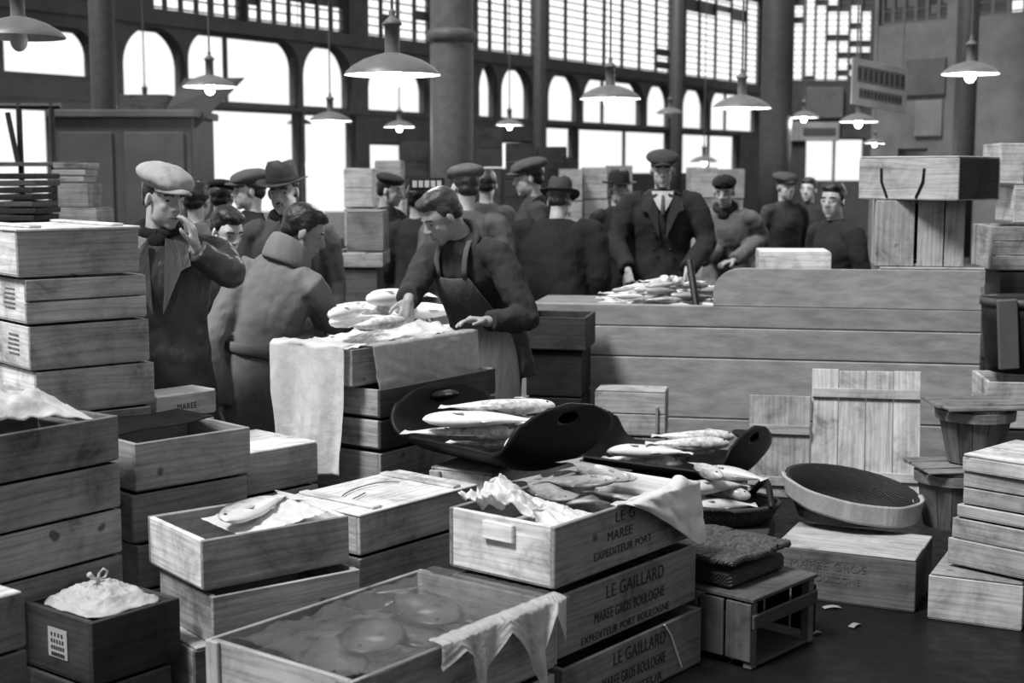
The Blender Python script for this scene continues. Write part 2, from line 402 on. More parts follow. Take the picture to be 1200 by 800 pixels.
# --- iron columns
def column(px, Y, r, label, capz=None, top=8.0, tone=1.0, base=True):
    p = atY(px, 200, Y); p.z = 0
    o = empty('iron_column', p, 0, label, 'column')
    bm = bmesh.new(); tube(bm, [(0, 0, 0.5), (0, 0, 2.0), (0, 0, top)], [r * 1.02, r, r * 0.96], n=20, cap=0.01); link('shaft', bm, IRON, o, True, tone)
    bm = bmesh.new(); box(bm, (-r * 1.6, -r * 1.6, 0), (r * 1.6, r * 1.6, 0.3), 0.02); tube(bm, [(0, 0, 0.3), (0, 0, 0.38), (0, 0, 0.5)], [r * 1.5, r * 1.35, r * 1.02], n=20, cap=0.01); link('base', bm, IRON, o, False, tone)
    if capz:
        bm = bmesh.new()
        tube(bm, [(0, 0, capz - .07), (0, 0, capz - .04), (0, 0, capz), (0, 0, capz + .04), (0, 0, capz + .07)], [r * 1.0, r * 1.12, r * 1.18, r * 1.12, r * 1.0], n=20, cap=0.01)
        link('collar', bm, IRON, o, True, tone)
    return o
cA = column(530, 15.0, 0.225, 'thick iron column with a collar ring rising behind the bent worker', 3.08, tone=0.9)
cB = column(125, 17.0, 0.15, 'iron column with a slanting brace above the dark wooden booth', tone=0.55)
bm = bmesh.new(); tube(bm, [(0.02, 0, 2.9), (0.13, -.05, 4.3)], [0.05, 0.03], n=8); link('brace', bm, IRON, cB, False, 2.0)
column(908, 20.0, 0.22, 'dark iron column between the lit louvres and the hanging sign', tone=0.45)
column(1128, 20.0, 0.15, 'thin dark iron column behind the lamp at the upper right', tone=0.4)
column(632, 27.0, 0.11, 'slim iron post on the window wall right of the thick column', tone=0.6)
column(792, 32.0, 0.13, 'slim iron post on the window wall above the capped man in the dark coat', tone=0.6)
# ------------------------------------------------------------------ pendant lamps
def lathe(bm, prof, n=28):
    rings = [[bm.verts.new((max(r, 1e-4) * math.cos(2 * math.pi * k / n), max(r, 1e-4) * math.sin(2 * math.pi * k / n), z)) for k in range(n)] for r, z in prof]
    for a, b in zip(rings, rings[1:]):
        for k in range(n): bm.faces.new((a[k], a[(k + 1) % n], b[(k + 1) % n], b[k]))
    return rings
def lamp(px, py, Y, d, label, lit=1.0, power=45):
    p = atY(px, py, Y); r = d / 2
    o = empty('pendant_lamp', p, 0, label, 'lamp', 'enamelled pendant lamps hanging in the hall')
    bm = bmesh.new()
    lathe(bm, [(r, 0), (r * .98, r * .05), (r * .86, r * .17), (r * .62, r * .31), (r * .36, r * .40), (r * .17, r * .45), (0, r * .46)]); link('lamp_shade', bm, ENAMEL_OUT, o, True)
    bm = bmesh.new()
    lathe(bm, [(r, 0.0), (r * .95, r * .03), (r * .83, r * .14), (r * .60, r * .28), (r * .35, r * .37), (0, r * .42)]); link('reflector', bm, ENAMEL_IN, o, True)
    bm = bmesh.new()
    lathe(bm, [(r * .17, r * .44), (r * .155, r * .5), (r * .155, r * 1.0), (r * .2, r * 1.02), (r * .2, r * 1.06), (r * .1, r * 1.16), (r * .05, r * 1.2), (r * .07, r * 1.27), (r * .04, r * 1.34), (0, r * 1.36)], 16); link('neck', bm, IRON, o, True, 1.2)
    bm = bmesh.new(); tube(bm, [(0, 0, r * 1.3), (0, 0, 8.0 - p.z)], [0.008, 0.008], n=6, cap=0.01); link('hanging_rod', bm, IRON, o)
    bm = bmesh.new(); ell(bm, (0, 0, -0.012), (r * .19, r * .19, r * .25)); link('bulb', bm, BULB if lit else ENAMEL_IN, o, True)  # bulb drawn oversize to stand in for its glare
    if lit:
        L = bpy.data.lights.new('lamp glow', 'POINT'); L.energy = power * lit; L.shadow_soft_size = 0.05
        lo = bpy.data.objects.new('lamp_glow', L); COL.objects.link(lo); lo.parent = o; lo.location = (0, 0, -r * .28)
lamp(460, 88, 7.8, .52, 'largest lit lamp with a wide shade and ribbed neck above the bent worker', 1, 26)
lamp(246, 102, 13.5, .49, 'lit lamp hanging above the bare-headed people on the left, in front of the tilted panel')
lamp(387, 142, 17.0, .5, 'lit lamp before the bright doorway, right of the brimmed hat')
lamp(468, 149, 21.0, .45, 'small lit lamp just below the largest lamp')
lamp(715, 116, 11.8, .5, 'lit lamp above the capped man in the dark coat, in front of the arched windows')
lamp(869, 127, 12.8, .52, 'lit lamp with a strong glow beside the dark column on the right')
lamp(1137, 87, 12.8, .5, 'lit lamp at the upper right, above the topmost wooden box')
lamp(1006, 143, 18.0, .48, 'lit lamp below the hanging framed sign')
lamp(942, 138, 20.0, .42, 'dim lamp with a pale shade left of the framed sign', 0.4)
lamp(597, 147, 20.0, .4, 'small lamp right of the thick column', 0.4)
lamp(351, 145, 24.0, .42, 'tiny dark lamp against the bright doorway above the brimmed hat', 0)
lamp(785, 133, 24.0, .45, 'unlit flat lamp between the arched windows and the glowing lamp by the dark column', 0)
lamp(170, 123, 19.0, .42, 'small lamp on the left in front of an arched window, above the booth', 0.4)
lamp(22, 44, 7.0, .44, 'dark unlit lamp shade at the top left corner', 0)
lamp(825, 190, 26.0, .5, 'far lit lamp low against the window, right of the capped man in the dark coat', .5)
lamp(1025, 168, 20.5, .3, 'far small lit lamp just above the topmost wooden box', .5)
P0 = atY(606, 354, 8.01); P1 = atY(838, 358, 7.80); CU = (P1 - P0); CU.z = 0; CU.normalize(); CA = math.atan2(CU.y, CU.x)
CO = Vector((P0.x, P0.y, 0)); CL = 3.05
def cpt(s, d, z): return CO + CU * s + Vector((-CU.y, CU.x, 0)) * d + Vector((0, 0, z))
def s_ctr(px): return s_of(px, CO, CU, Vector((-CU.y, CU.x, 0)))
# ------------------------------------------------------------------ wooden crates
def d2(a): return Vector((math.cos(a), math.sin(a), 0))
def text_mesh(s, size):
    c = bpy.data.curves.new('txt', 'FONT'); c.body = s; c.size = size; c.align_x = 'CENTER'; c.extrude = 0.0004
    c.space_character = 1.08
    o = bpy.data.objects.new('txt', c); COL.objects.link(o); dg = bpy.context.evaluated_depsgraph_get(); dg.update()
    me = bpy.data.meshes.new_from_object(o.evaluated_get(dg)); bpy.data.objects.remove(o); me.materials.clear(); me.materials.append(STENCIL)
    return me
CR = {}
def crate(name, C, yaw, L, W, z0, h, label, group=None, tone=0.5, end=None, lid=None, lidtone=None, boards=1, corner='near', cleat=False, solid=False, cat='crate', th=0.014, jitter=1.0, inner_batten=False, lidover=0.0):
    """C = near bottom corner seen from the camera (length runs to yaw, width to yaw+90); corner='right' -> C is the far end of the near long side"""
    C = Vector((C[0], C[1], 0)); dx = d2(yaw); dy = d2(yaw + math.pi / 2)
    if corner == 'right': C = C - dx * L
    ctr = C + dx * L / 2 + dy * W / 2
    rz = yaw + R(random.uniform(-.5, .5)) * jitter
    o = empty(name, (ctr.x, ctr.y, z0), rz, label, cat, group)
    end = end or tone; te = th * 1.3  # separate end tone, mostly painting in the light that falls on the ends
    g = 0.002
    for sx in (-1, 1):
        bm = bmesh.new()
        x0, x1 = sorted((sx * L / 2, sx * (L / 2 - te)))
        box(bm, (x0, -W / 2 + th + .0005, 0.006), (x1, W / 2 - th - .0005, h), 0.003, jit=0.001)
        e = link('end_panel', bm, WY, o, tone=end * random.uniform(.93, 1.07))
        if cleat:
            bm = bmesh.new(); x0, x1 = sorted((sx * (L / 2 + .018), sx * (L / 2 + .0005)))
            box(bm, (x0, -.06, h * .62), (x1, .06, h * .92), 0.003); link('handle_cleat', bm, WY, e, tone=end)
        if inner_batten:
            for sy in (-1, 1):
                bm = bmesh.new(); x0, x1 = sorted((sx * (L / 2 + .014), sx * (L / 2 + .0005)))
                y0, y1 = sorted((sy * (W / 2 - .001), sy * (W / 2 - .05))); box(bm, (x0, y0, .004), (x1, y1, h), .003); link('corner_batten', bm, WZ, e, tone=end * .9)
    for sy in (-1, 1):
        bm = bmesh.new()
        y0, y1 = sorted((sy * W / 2, sy * (W / 2 - th))); zz = 0.004; bh = (h - .004) / boards
        for k in range(boards):
            box(bm, (-L / 2 - .001, y0, zz + .0015 * (k > 0)), (L / 2 + .001, y1, zz + bh - .003 * (k < boards - 1)), 0.003, jit=0.001); zz += bh
        link('side_panel', bm, WX, o, tone=tone * random.uniform(.93, 1.07))
    bm = bmesh.new(); box(bm, (-L / 2 + .002, -W / 2 + .002, 0), (L / 2 - .002, W / 2 - .002, .012), 0.002); link('bottom_board', bm, WX, o, tone=tone)
    if lid:
        lt = lidtone or tone; ov = lidover
        bm = bmesh.new(); n = lid; bw = (W + 2 * ov) / n
        for k in range(n): box(bm, (-L / 2 - ov + random.uniform(0, .006), -W / 2 - ov + bw * k + .0012, h + .001), (L / 2 + ov - random.uniform(0, .006), -W / 2 - ov + bw * (k + 1) - .0012, h + .011), 0.003, jit=.001)
        l = link('lid', bm, WX, o, tone=lt)
        if lid > 1 and not solid:
            for s in (-1, 1):
                bm = bmesh.new(); x = s * (L / 2 - L * .16); box(bm, (x - .022, -W / 2 + .01, h + .0115), (x + .022, W / 2 - .01, h + .022), 0.003); link('lid_batten', bm, WY, l, tone=lt * .93)
    CR[label] = (o, L, W, h)
    return o
stencil_faint = 1.3
def stencil(o, W, lines, z, x=0.0, gap=0.05, slant=0.0):
    for s, size, wd, dx in lines:
        me = text_mesh(s, size); t_ = bpy.data.objects.new('stencil_lettering', me); COL.objects.link(t_); t_.parent = o; t_.color = (stencil_faint,) * 3 + (1,)
        xs_ = [v.co.x for v in me.vertices]; k = wd / (max(xs_) - min(xs_)); t_.scale = (k, 1, 1)
        t_.location = (x + dx, -W / 2 - .0012, z); t_.rotation_euler = (math.pi / 2, slant, 0); z -= size * .72 + gap * size / .05 * .35
def stack(name, C, yaw, L, W, specs, group, corner='near', **kw):
    """specs: (height, gap below, label, dict), from the floor up; returns crates"""
    z = 0.0; out = []
    for h, gap, label, q in specs:
        z += gap; a = dict(kw); a.update(q); off = a.pop('off', (0, 0)); dyaw = a.pop('dyaw', 0)
        cc = Vector((C[0] + off[0], C[1] + off[1], 0))
        out.append(crate(name, cc, yaw + R(dyaw), a.pop('L', L), a.pop('W', W), z, h, label, group, corner=corner, **a)); z += h + (.0115 if a.get('lid') else 0) + (.011 if a.get('lid', 0) and a.get('lid') > 1 and not a.get('solid') else 0)
    return out, z
G1 = 'lettered fish crates stacked at the front'
# S1: lettered crates, front centre
c = onz(652, 612, .65)
s1, z = stack('fish_crate', c, R(51), .80, .42, [
    (.196, .001, 'lettered fish crate at the bottom of the front stack, with a cord down its side', dict(off=(.02, -.02), boards=1, tone=.21)),
    (.196, .022, 'lettered fish crate in the middle of the front stack', dict(off=(.0, .0), tone=.23)),
    (.194, .026, 'lettered fish crate topped with fish and crumpled waxed paper, end painted as lit, with a cleat', dict(off=(-.005, .0), dyaw=.6, tone=.26, end=.78, cleat=True, jitter=0))],  # end tone raised well above the sides to paint in light
    G1, jitter=.2)
for o, ls, zz in ((s1[0], [('LE GAILLARD', .062, .30, .02), ('MAREE GROS BOULOGNE', .052, .36, -.01), ('EXPEDITEUR', .04, .3, 0)], .135),
                  (s1[1], [('LE GAILLARD', .062, .33, .03), ('MAREE GROS BOULOGNE', .05, .40, 0), ('EXPEDITEUR PORT BOULOGNE', .036, .50, -.02)], .132),
                  (s1[2], [('LE G', .05, .11, -.02), ('MAREE', .045, .14, -.05), ('EXPEDITEUR PORT', .036, .33, -.03)], .145)):
    stencil(o, .42, ls, zz)
bm = bmesh.new(); tube(bm, [(.16, -.213, .196), (.2, -.2135, .15), (.27, -.213, .02)], [.004, .004, .004], n=6); tag(link('cord', bm, LINEN, s1[0]), 'pale cord')
S1TOP = s1[2]
# S2: front crate under damp greaseproof sheet
c = onz(413, 797, .43)
s2, z = stack('fish_crate', c, R(52), .86, .55, [
    (.20, .001, 'front crate hidden below the damp sheet, under the crate of dark flat fish', dict(tone=.3)),
    (.205, .02, 'wide front crate of dark flat fish under a damp see-through sheet', dict(tone=.33, end=.42, inner_batten=True))], 'crates at the very front', jitter=0)
S2TOP = s2[1]
# S3: left front stack with one fish on top
c = onz(237, 632, .585)
s3, z = stack('fish_crate', c, R(38), .52, .40, [
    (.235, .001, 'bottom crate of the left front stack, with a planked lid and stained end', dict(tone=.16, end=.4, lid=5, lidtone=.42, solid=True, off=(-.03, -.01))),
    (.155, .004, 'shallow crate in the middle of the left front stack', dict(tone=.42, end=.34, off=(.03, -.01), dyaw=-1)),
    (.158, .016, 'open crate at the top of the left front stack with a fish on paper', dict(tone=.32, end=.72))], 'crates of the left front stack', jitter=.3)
S3TOP = s3[2]
# S4: nailed-down crate with a pale lid
c = onz(413, 597, .555)
s4, z = stack('fish_crate', (c.x + .02, c.y + .03), R(51), .62, .40, [
    (.19, .001, 'lowest crate below the pale-lidded crate in the centre', dict(tone=.3)),
    (.17, .012, 'stained crate directly below the pale-lidded crate in the centre', dict(tone=.27)),
    (.135, .012, 'closed crate with a pale battened lid left of the crumpled paper', dict(tone=.45, end=.5, lid=3, lidtone=.72, lidover=.006))], 'crates of the centre stack', jitter=.4)
S4TOP = s4[2]
bm = bmesh.new(); pts = [(-.05 + .17 * math.cos(a) , .02 + .06 * math.sin(a * 1.3), .154) for a in [i * .3 for i in range(16)]]
tube(bm, pts, [.0025] * 16, n=5); tag(link('wire', bm, METAL, S4TOP), 'thin loose wire loop')
# S5: left stack at the frame edge
b_ = onz(138, 486, .914)
s5, z = stack('fish_crate', b_, R(54), .74, .42, [
    (.143, .001, 'crate on the floor at the bottom of the left edge stack', {}), (.143, .010, 'second crate from the floor in the left edge stack', {}),
    (.143, .010, 'fourth crate from the top of the left edge stack', dict(tone=.24)), (.143, .010, 'third crate from the top of the left edge stack', dict(tone=.34)),
    (.143, .010, 'second crate from the top of the left edge stack', dict(tone=.27)), (.146, .010, 'top crate of the left edge stack, under a bundle of milky plastic', dict(tone=.2))],
    'crates of the left edge stack', corner='right', tone=.27, jitter=.5)
S5TOP = s5[5]
# S6: second row, open crate with a dark sheet
b_ = onz(293, 498, .80)
s6, z = stack('fish_crate', b_, R(45), .46, .40, [
    (.121, .001, 'crate on the floor below the open crate with the dark sheet', {}), (.15, .010, 'second crate from the floor below the open crate with the dark sheet', {}),
    (.15, .010, 'third crate from the floor below the open crate with the dark sheet', {}), (.165, .010, 'crate just below the open crate with the dark sheet', dict(tone=.24, off=(-.015, .0))),
    (.165, .012, 'open crate half covered by a dark sheet, right of the plastic bundle', dict(tone=.32))], 'crates of the second row', corner='right', tone=.32, jitter=.4)
o, L, W, h = s6[4], .46, .40, .165
sh = sheet('dark_cover_sheet', lambda u, v: Vector((-.235 + .40 * u + .05 * v, -.07 + .33 * v, h + .011 + .02 * u * (1 - v) + .004 * math.sin(7 * u))), 12, 8, DARKWOOD, None, .004)
sh.location = o.location; sh.rotation_euler = o.rotation_euler; tag(sh, 'thin dark sheet laid across the open crate in the second row', 'sheet')
# S7: dark tub with knotted plastic, S8 far left box, basket at the corner
c = onz(107, 730, .40); crate('fish_crate', c, R(52), .28, .34, 0.0, .195, 'dark crate on the floor below the knotted plastic bundle', 'crates at the left front corner', tone=.1, jitter=0)
c7 = crate('fish_tub', c, R(52), .32, .34, .205, .195, 'dark wooden box with a pasted paper label, full of knotted plastic', None, tone=.05, end=.06, jitter=0, cat='box')
bm = bmesh.new(); box(bm, (-.1625, -.05, .055), (-.161, .045, .145), 0); lb = tag(link('paper_label', bm, LINEN, c7, tone=.55), 'torn pale paper label with printed marks')
bm = bmesh.new()
for k in range(4):
    a_ = .125 - k * .02; n_ = 4 + k
    for q in range(n_): yy = .03 - q * .068 / n_; box(bm, (-.1632, yy - .008, a_ - .006), (-.1627, yy, a_ + .006), 0)
link('printed_mark', bm, STENCIL, lb)
c8 = onz(28, 690, .55)
s8, z = stack('fish_crate', c8, R(54), .5, .3, [(.185, .001, 'lowest box of the pile cut by the left frame edge', {}), (.18, .01, 'middle box of the pile cut by the left frame edge', dict(tone=.14)), (.15, .01, 'top box with a pale lid, cut by the left frame edge', dict(tone=.24, lid=1, lidtone=.6))], 'boxes cut by the left frame edge', corner='right', tone=.16, jitter=0)
# S9: tall stack at far left
c9 = atY(36, 440, 4.95)
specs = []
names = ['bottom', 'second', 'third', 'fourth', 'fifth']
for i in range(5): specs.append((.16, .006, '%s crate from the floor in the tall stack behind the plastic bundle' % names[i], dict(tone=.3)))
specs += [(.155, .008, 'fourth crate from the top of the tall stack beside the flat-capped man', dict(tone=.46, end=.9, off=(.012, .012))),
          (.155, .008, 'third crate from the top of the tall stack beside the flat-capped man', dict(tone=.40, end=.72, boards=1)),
          (.155, .010, 'second crate from the top of the tall stack, with faint marks on its end painted as lit', dict(tone=.48, end=.88, boards=2, off=(-.005, -.005))),  # ends of this stack toned up to paint in light from the left
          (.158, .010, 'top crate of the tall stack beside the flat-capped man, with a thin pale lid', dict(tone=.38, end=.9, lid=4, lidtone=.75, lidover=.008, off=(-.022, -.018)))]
s9, z9 = stack('fish_crate', c9, R(40), .45, .60, specs, 'crates of the tall left stack', jitter=.8)
for o_, zz in ((s9[7], .08), (s9[6], .08)):
    bm = bmesh.new(); rq = random.Random(5)
    for k in range(5): box(bm, (-.2268, -.2 - .0 * k, zz + .035 - k * .017), (-.2256, -.2 + rq.uniform(.06, .11), zz + .041 - k * .017), 0)
    link('faint_marking', bm, STENCIL, [e for e in kids(o_) if e.name.startswith('end_panel')][0], tone=6.0)
# S10: low white-topped crate behind, S11 shallow crates by the hanging paper
b_ = atY(253, 462, 5.66)
s10, z = stack('fish_crate', b_, R(48), .28, .16, [(.17, .001, 'crate on the floor below the white-topped crate', {}), (.17, .01, 'second crate from the floor below the white-topped crate', {}), (.17, .01, 'third crate from the floor below the white-topped crate', {}), (.17, .01, 'crate with a pale top just below the white-topped crate', dict(lid=1, lidtone=.8, off=(.0, -.03))),
    (.085, .012, 'shallow white-topped crate beside the grey-coated man', dict(tone=.42, lid=1, lidtone=.9))], 'crates behind the second row', corner='right', tone=.4, jitter=0)
stencil(s10[4], .16, [('MAREE', .035, .09, .0)], .03)
b_ = atY(372, 522, 5.44)
s11, z = stack('fish_crate', b_, R(48), .34, .38, [(.16, .001, 'crate on the floor below the shallow crates by the hanging paper', {}), (.16, .008, 'second crate from the floor below the shallow crates by the hanging paper', {}), (.15, .008, 'shallow crate just below the pale-topped one by the hanging paper', dict(tone=.36)),
    (.15, .012, 'pale-topped crate in front of the hanging waxed paper', dict(tone=.36, lid=1, lidtone=.78))], 'crates by the hanging paper', corner='right', tone=.34, jitter=0)
# S13: crate carrying the scoop tray; S12: workers' crates
c13 = onz(578, 557, .545)
s13, z = stack('fish_crate', c13, R(62), .80, .28, [(.145, .001, 'crate on the floor below the black fish tray', {}), (.185, .008, 'second crate from the floor below the black fish tray', {}), (.19, .012, 'crate directly under the black fish tray, with its end painted as lit', dict(tone=.36, end=.6, lid=1, lidtone=.4, inner_batten=True))], 'crates under the black fish tray', tone=.33, jitter=0)  # end toned paler than the sides as painted light
c12 = onz(446, 527, .58)
s12, z = stack('fish_crate', c12, R(55), .80, .40, [
    (.18, .001, 'crate on the floor below the workers\' crate', {}), (.185, .008, 'second crate from the floor below the workers\' crate', {}), (.18, .008, 'third crate from the floor below the workers\' crate', {}),
    (.118, .016, 'shallow crate third from the top under the workers\' wrapped crate', dict(tone=.06, end=.44)), (.115, .012, 'shallow crate directly under the workers\' wrapped crate', dict(tone=.06, end=.42)),  # long sides near black as painted shade, ends pale as painted light
    (.15, .012, 'open crate lined with waxed paper that the two workers are filling', dict(tone=.3, end=.52, off=(-.11, -.0)))], 'crates under the workers\' hands', tone=.3, jitter=.3)
S12TOP = s12[5]
# heap crates behind the workers' crate
p = atY(430, 392, 7.15)
sB, z = stack('fish_crate', (p.x - .16, p.y - .1), R(16), .72, .36, [(.2, .001, 'crate on the floor below the heap of white fish', {}), (.2, .01, 'second crate from the floor below the heap of white fish', {}), (.2, .01, 'third crate from the floor below the heap of white fish', {}), (.2, .01, 'crate heaped with white fish between the two workers', dict(tone=.4))], 'crates below the white fish', tone=.3, jitter=.2)
HEAPZ = z
# dark crates by the counter, right of the bent worker
p = atY(617, 414, 7.56)
sD, z = stack('dark_crate', (p.x, p.y), CA, .30, .33, [(.24, .001, 'black crate on the floor by the counter, right of the bent worker', {}), (.24, .01, 'black crate in the middle of the pile by the counter', {}), (.24, .01, 'black crate just under the dark fish box by the counter', {})], 'black crates piled by the counter', tone=.02, jitter=0)
dk = crate('dark_crate', (p.x - .01, p.y - .02), CA, .33, .37, z + .012, .175, 'dark fish box on the black crates right of the bent worker', None, tone=.05, jitter=0)
# ------------------------------------------------------------------ counter
ct = empty('sales_counter', CO, CA, 'long market counter of wide worn horizontal boards heaped with fish', 'counter')
sr0 = s_ctr(839); sr1 = s_ctr(1160)
for a, b in ((0.0, .33), (.334, .668), (.672, .84), (.842, .962)):
    bm = bmesh.new(); box(bm, (0, 0, a), (sr1 + (.0 if a else .02), .045, b), .006); link('front_board', bm, COUNTER, ct, tone=random.uniform(.9, 1.05))
bm = bmesh.new(); out = []
n_ = 8; h0, h1 = .964, 1.17; cx_ = sr0 + .16
pts = [(sr0, h0)] + [(sr0 + .16 - .16 * math.cos(math.pi / 2 * i / n_), h1 - .13 + .13 * math.sin(math.pi / 2 * i / n_)) for i in range(n_ + 1)] + [(sr1 - .03, h1), (sr1, h0)]
f = [bm.verts.new((x, 0.0, z_)) for x, z_ in pts]; g_ = [bm.verts.new((x, .045, z_)) for x, z_ in pts]
bm.faces.new(f); bm.faces.new(g_[::-1])
for i in range(len(pts)): bm.faces.new((f[i], f[(i + 1) % len(pts)], g_[(i + 1) % len(pts)], g_[i]))
link('raised_board', bm, COUNTER, ct, tone=1.1)
bm = bmesh.new(); box(bm, (0, .05, .88), (sr1, 1.05, .915), .004); link('counter_top', bm, COUNTER, ct, tone=.8)
for x in (.15, sr1 / 2, sr1 - .2):
    bm = bmesh.new(); box(bm, (x, .9, 0), (x + .09, 1.0, .88), .004); link('leg', bm, COUNTER, ct, tone=.6)
# leaning short stick on the counter
pa, pb = atY(818, 361, 8.0), atY(808, 305, 8.12)
bm = bmesh.new(); pa = Vector(cpt(s_ctr(818), .14, .93)); tube(bm, [pa, (pa + pb) / 2, pb], [.02, .021, .022], n=8, cap=.1); tag(link('wooden_stick', bm, DARKWOOD), 'dark upright stick in the fish heap on the counter', 'stick')
# ------------------------------------------------------------------ right side: crates on and beside the counter
p = atY(1033, 305, 8.1)
crate('shallow_crate', (p.x - .09, p.y - .30), CA, .56, .4, .918, .245, 'crate on the counter behind the raised board, under the upright planked box', None, tone=.42, jitter=0, lid=1, solid=True)
UP = empty('upright_crate', (p.x + .17, p.y - .09, 1.178), CA, 'tall planked box standing on end on the counter at the right', 'crate')
for x0, x1, tn in ((-.235, -.03, .42), (-.012, .125, .44), (.132, .235, .43)):
    bm = bmesh.new(); box(bm, (x0, -.2, 0), (x1, -.186, .36), .003); link('front_plank', bm, WZ, UP, tone=tn)
for x in (-.235, .215):
    bm = bmesh.new(); box(bm, (x, -.185, 0), (x + .02, .18, .36), .003); link('side_panel', bm, WZ, UP, tone=.35)
for nm_, z_ in (('bottom_board', 0), ('top_board', .345)):
    bm = bmesh.new(); box(bm, (-.214, -.185, z_), (.214, .18, z_ + .014), .002); link(nm_, bm, WX, UP, tone=.3)
bm = bmesh.new(); box(bm, (-.214, .166, .016), (.214, .179, .343), .002); link('back_board', bm, WZ, UP, tone=.2)
q = atY(1006, 230, 8.0)
tb = crate('rope_handled_box', (q.x, q.y), R(-45), .60, .47, 1.542, .225, 'wooden box with dark strap marks, topmost on the upright planked box', None, tone=.48, end=.04, lid=2, lidtone=.5, solid=True, jitter=0, cat='crate')
for x0, x1 in ((-.16, -.12), (.10, .055)):
    bm = bmesh.new(); tube(bm, [(x0, -.2385, .17), (x0 * .9 + x1 * .1, -.241, .10), (x1, -.2385, .012)], [(.008, .004)] * 3, n=8); tag(link('strap', bm, DARKWOOD, tb), 'dark rope strap')
# stack standing on the floor right of the counter
p = atY(1142, 270, 8.0); ex = s_ctr(1160)
base = cpt(ex + .20, .80, 0)
G3 = 'crates stacked at the right edge behind the counter'
sR, z = stack('slatted_crate', base, R(-4), .62, .45, [(.27, .001, 'lowest crate of the right edge stack behind the counter', {}), (.27, .01, 'second crate from the floor of the right edge stack behind the counter', {}), (.27, .01, 'third crate from the floor of the right edge stack behind the counter', {}), (.27, .01, 'crate toned dark for shade under the slatted crate at the right edge', dict(tone=.06))], G3, tone=.3, jitter=0)  # top crate's dark tone paints in the shade below the slatted crate
sl_ = crate('slatted_crate', (base.x - .05, base.y - .0), R(-4), .7, .45, z + .012, .255, 'slatted crate at the right edge above the dark barrel', None, tone=.42, boards=3, inner_batten=True, jitter=0)
z2 = z + .012 + .255 + .02
w1 = crate('white_box', (base.x + .06, base.y), R(-4), .55, .4, z2, .205, 'pale box at the right edge right of the rope-strapped box', None, tone=.62, jitter=0, cat='box', lid=1)
w2 = crate('white_box', (base.x - .02, base.y + .03), R(-4), .62, .4, z2 + .205 + .02, .235, 'pale box with a large dark letter at the top right corner', None, tone=.6, jitter=0, cat='box')
bm = bmesh.new(); box(bm, (-.175, -.2025, 0.004), (-.16, -.2012, .233), 0); link('dark_strip', bm, STENCIL, w2)
stencil(w2, .4, [('E', .12, .07, .02)], .07)
# barrel and light crate at the right edge
p = atY(1162, 450, 6.9)
sE, z = stack('fish_crate', (p.x, p.y), R(-8), .5, .42, [(.21, .001, 'black crate on the floor at the right edge below the barrel', {}), (.21, .01, 'black crate under the light crate that carries the barrel', {}), (.23, .012, 'light crate under the dark barrel at the right edge', dict(tone=.5, off=(-.02, 0)))], 'crates carrying the dark barrel', tone=.03, jitter=0)
ba = empty('barrel', (p.x + .22, p.y + .22, z + .028), 0, 'dark staved barrel with thick pale-edged staves at the right edge', 'barrel')
bm = bmesh.new(); tube(bm, [(0, 0, 0), (0, 0, .12), (0, 0, .26), (0, 0, .37)], [.17, .185, .2, .205], n=24, cap=.02); link('body', bm, DARKWOOD, ba, True, 1.2)
bm = bmesh.new(); box(bm, (-.19, -.205, .03), (-.09, -.18, .375), .006, rot=Matrix.Rotation(R(-4), 3, 'Y')); link('stave', bm, PANEL, ba, tone=.7)
bm = bmesh.new(); lathe(bm, [(.207, .33), (.212, .33), (.212, .37), (.207, .37)], 24); link('hoop', bm, IRON, ba, True, .6)
# white boxes left of the man looking back
p = atY(890, 313, 8.9)
for k in range(6):
    crate('white_box', (p.x, p.y), R(-6), .44, .36, .001 + k * .20, .19, ['white box on the floor behind the counter', 'second white box from the floor behind the counter', 'third white box from the floor behind the counter', 'fourth white box from the floor behind the counter', 'white box just below the topmost one left of the man looking back', 'topmost white box left of the man looking back'][k], 'white boxes behind the counter', tone=.78, end=.5, jitter=0, cat='box', lid=1 if k == 5 else None, lidtone=.8)
# stack of pale boards and crates at the far right
G4 = 'pale crates of the right front stack'
p = onz(1087, 725, 0.0)
crate('pale_crate', p, R(-27), .34, .40, .001, .172, 'pale crate on the floor at the bottom of the right front stack', G4, tone=.44, end=.3, jitter=0, lid=1, lidtone=.3)
p2 = onz(1190, 742, 0.0)
crate('pale_crate', (p2.x + .06, p2.y - .03), R(-22), .4, .36, .001, .19, 'pale crate on the floor cut by the right frame edge', G4, tone=.42, jitter=0)
p = onz(1110, 660, .195); z = .197
for h_, dx_, dy_, label, tn, ld in ((.10, 0, 0, 'lowest of the flat pale crates above the floor crate at the right', .36, None), (.077, .012, -.01, 'flat pale crate with a dark knot, fourth from the top at the right', .42, None), (.048, .03, 0, 'thin pale crate in the middle of the right front stack', .40, None), (.125, .05, -.0, 'stained pale crate just under the top one at the right', .36, None), (.055, .04, -.015, 'flat pale crate on top of the right front stack', .5, 3)):
    crate('pale_crate', (p.x + dx_, p.y + dy_), R(-46), .5, .42, z, h_, label, G4, tone=tn, end=tn * .9, lid=ld, lidtone=.6, solid=True, boards=2 if h_ > .1 else 1, jitter=2.0); z += h_ + .004
# closed box under the wicker basket
p = onz(905, 697, 0.0)
bx = crate('fish_crate', p, R(-25), .56, .40, .001, .20, 'low stained box with a pale lid on the floor below the wicker basket', None, tone=.12, end=.03, lid=2, lidtone=.42, solid=True, jitter=0)
stencil_faint = 3.2; stencil(bx, .40, [('MAREE GROS', .045, .30, -.06), ('BOULOGNE', .035, .2, -.03)], .13)
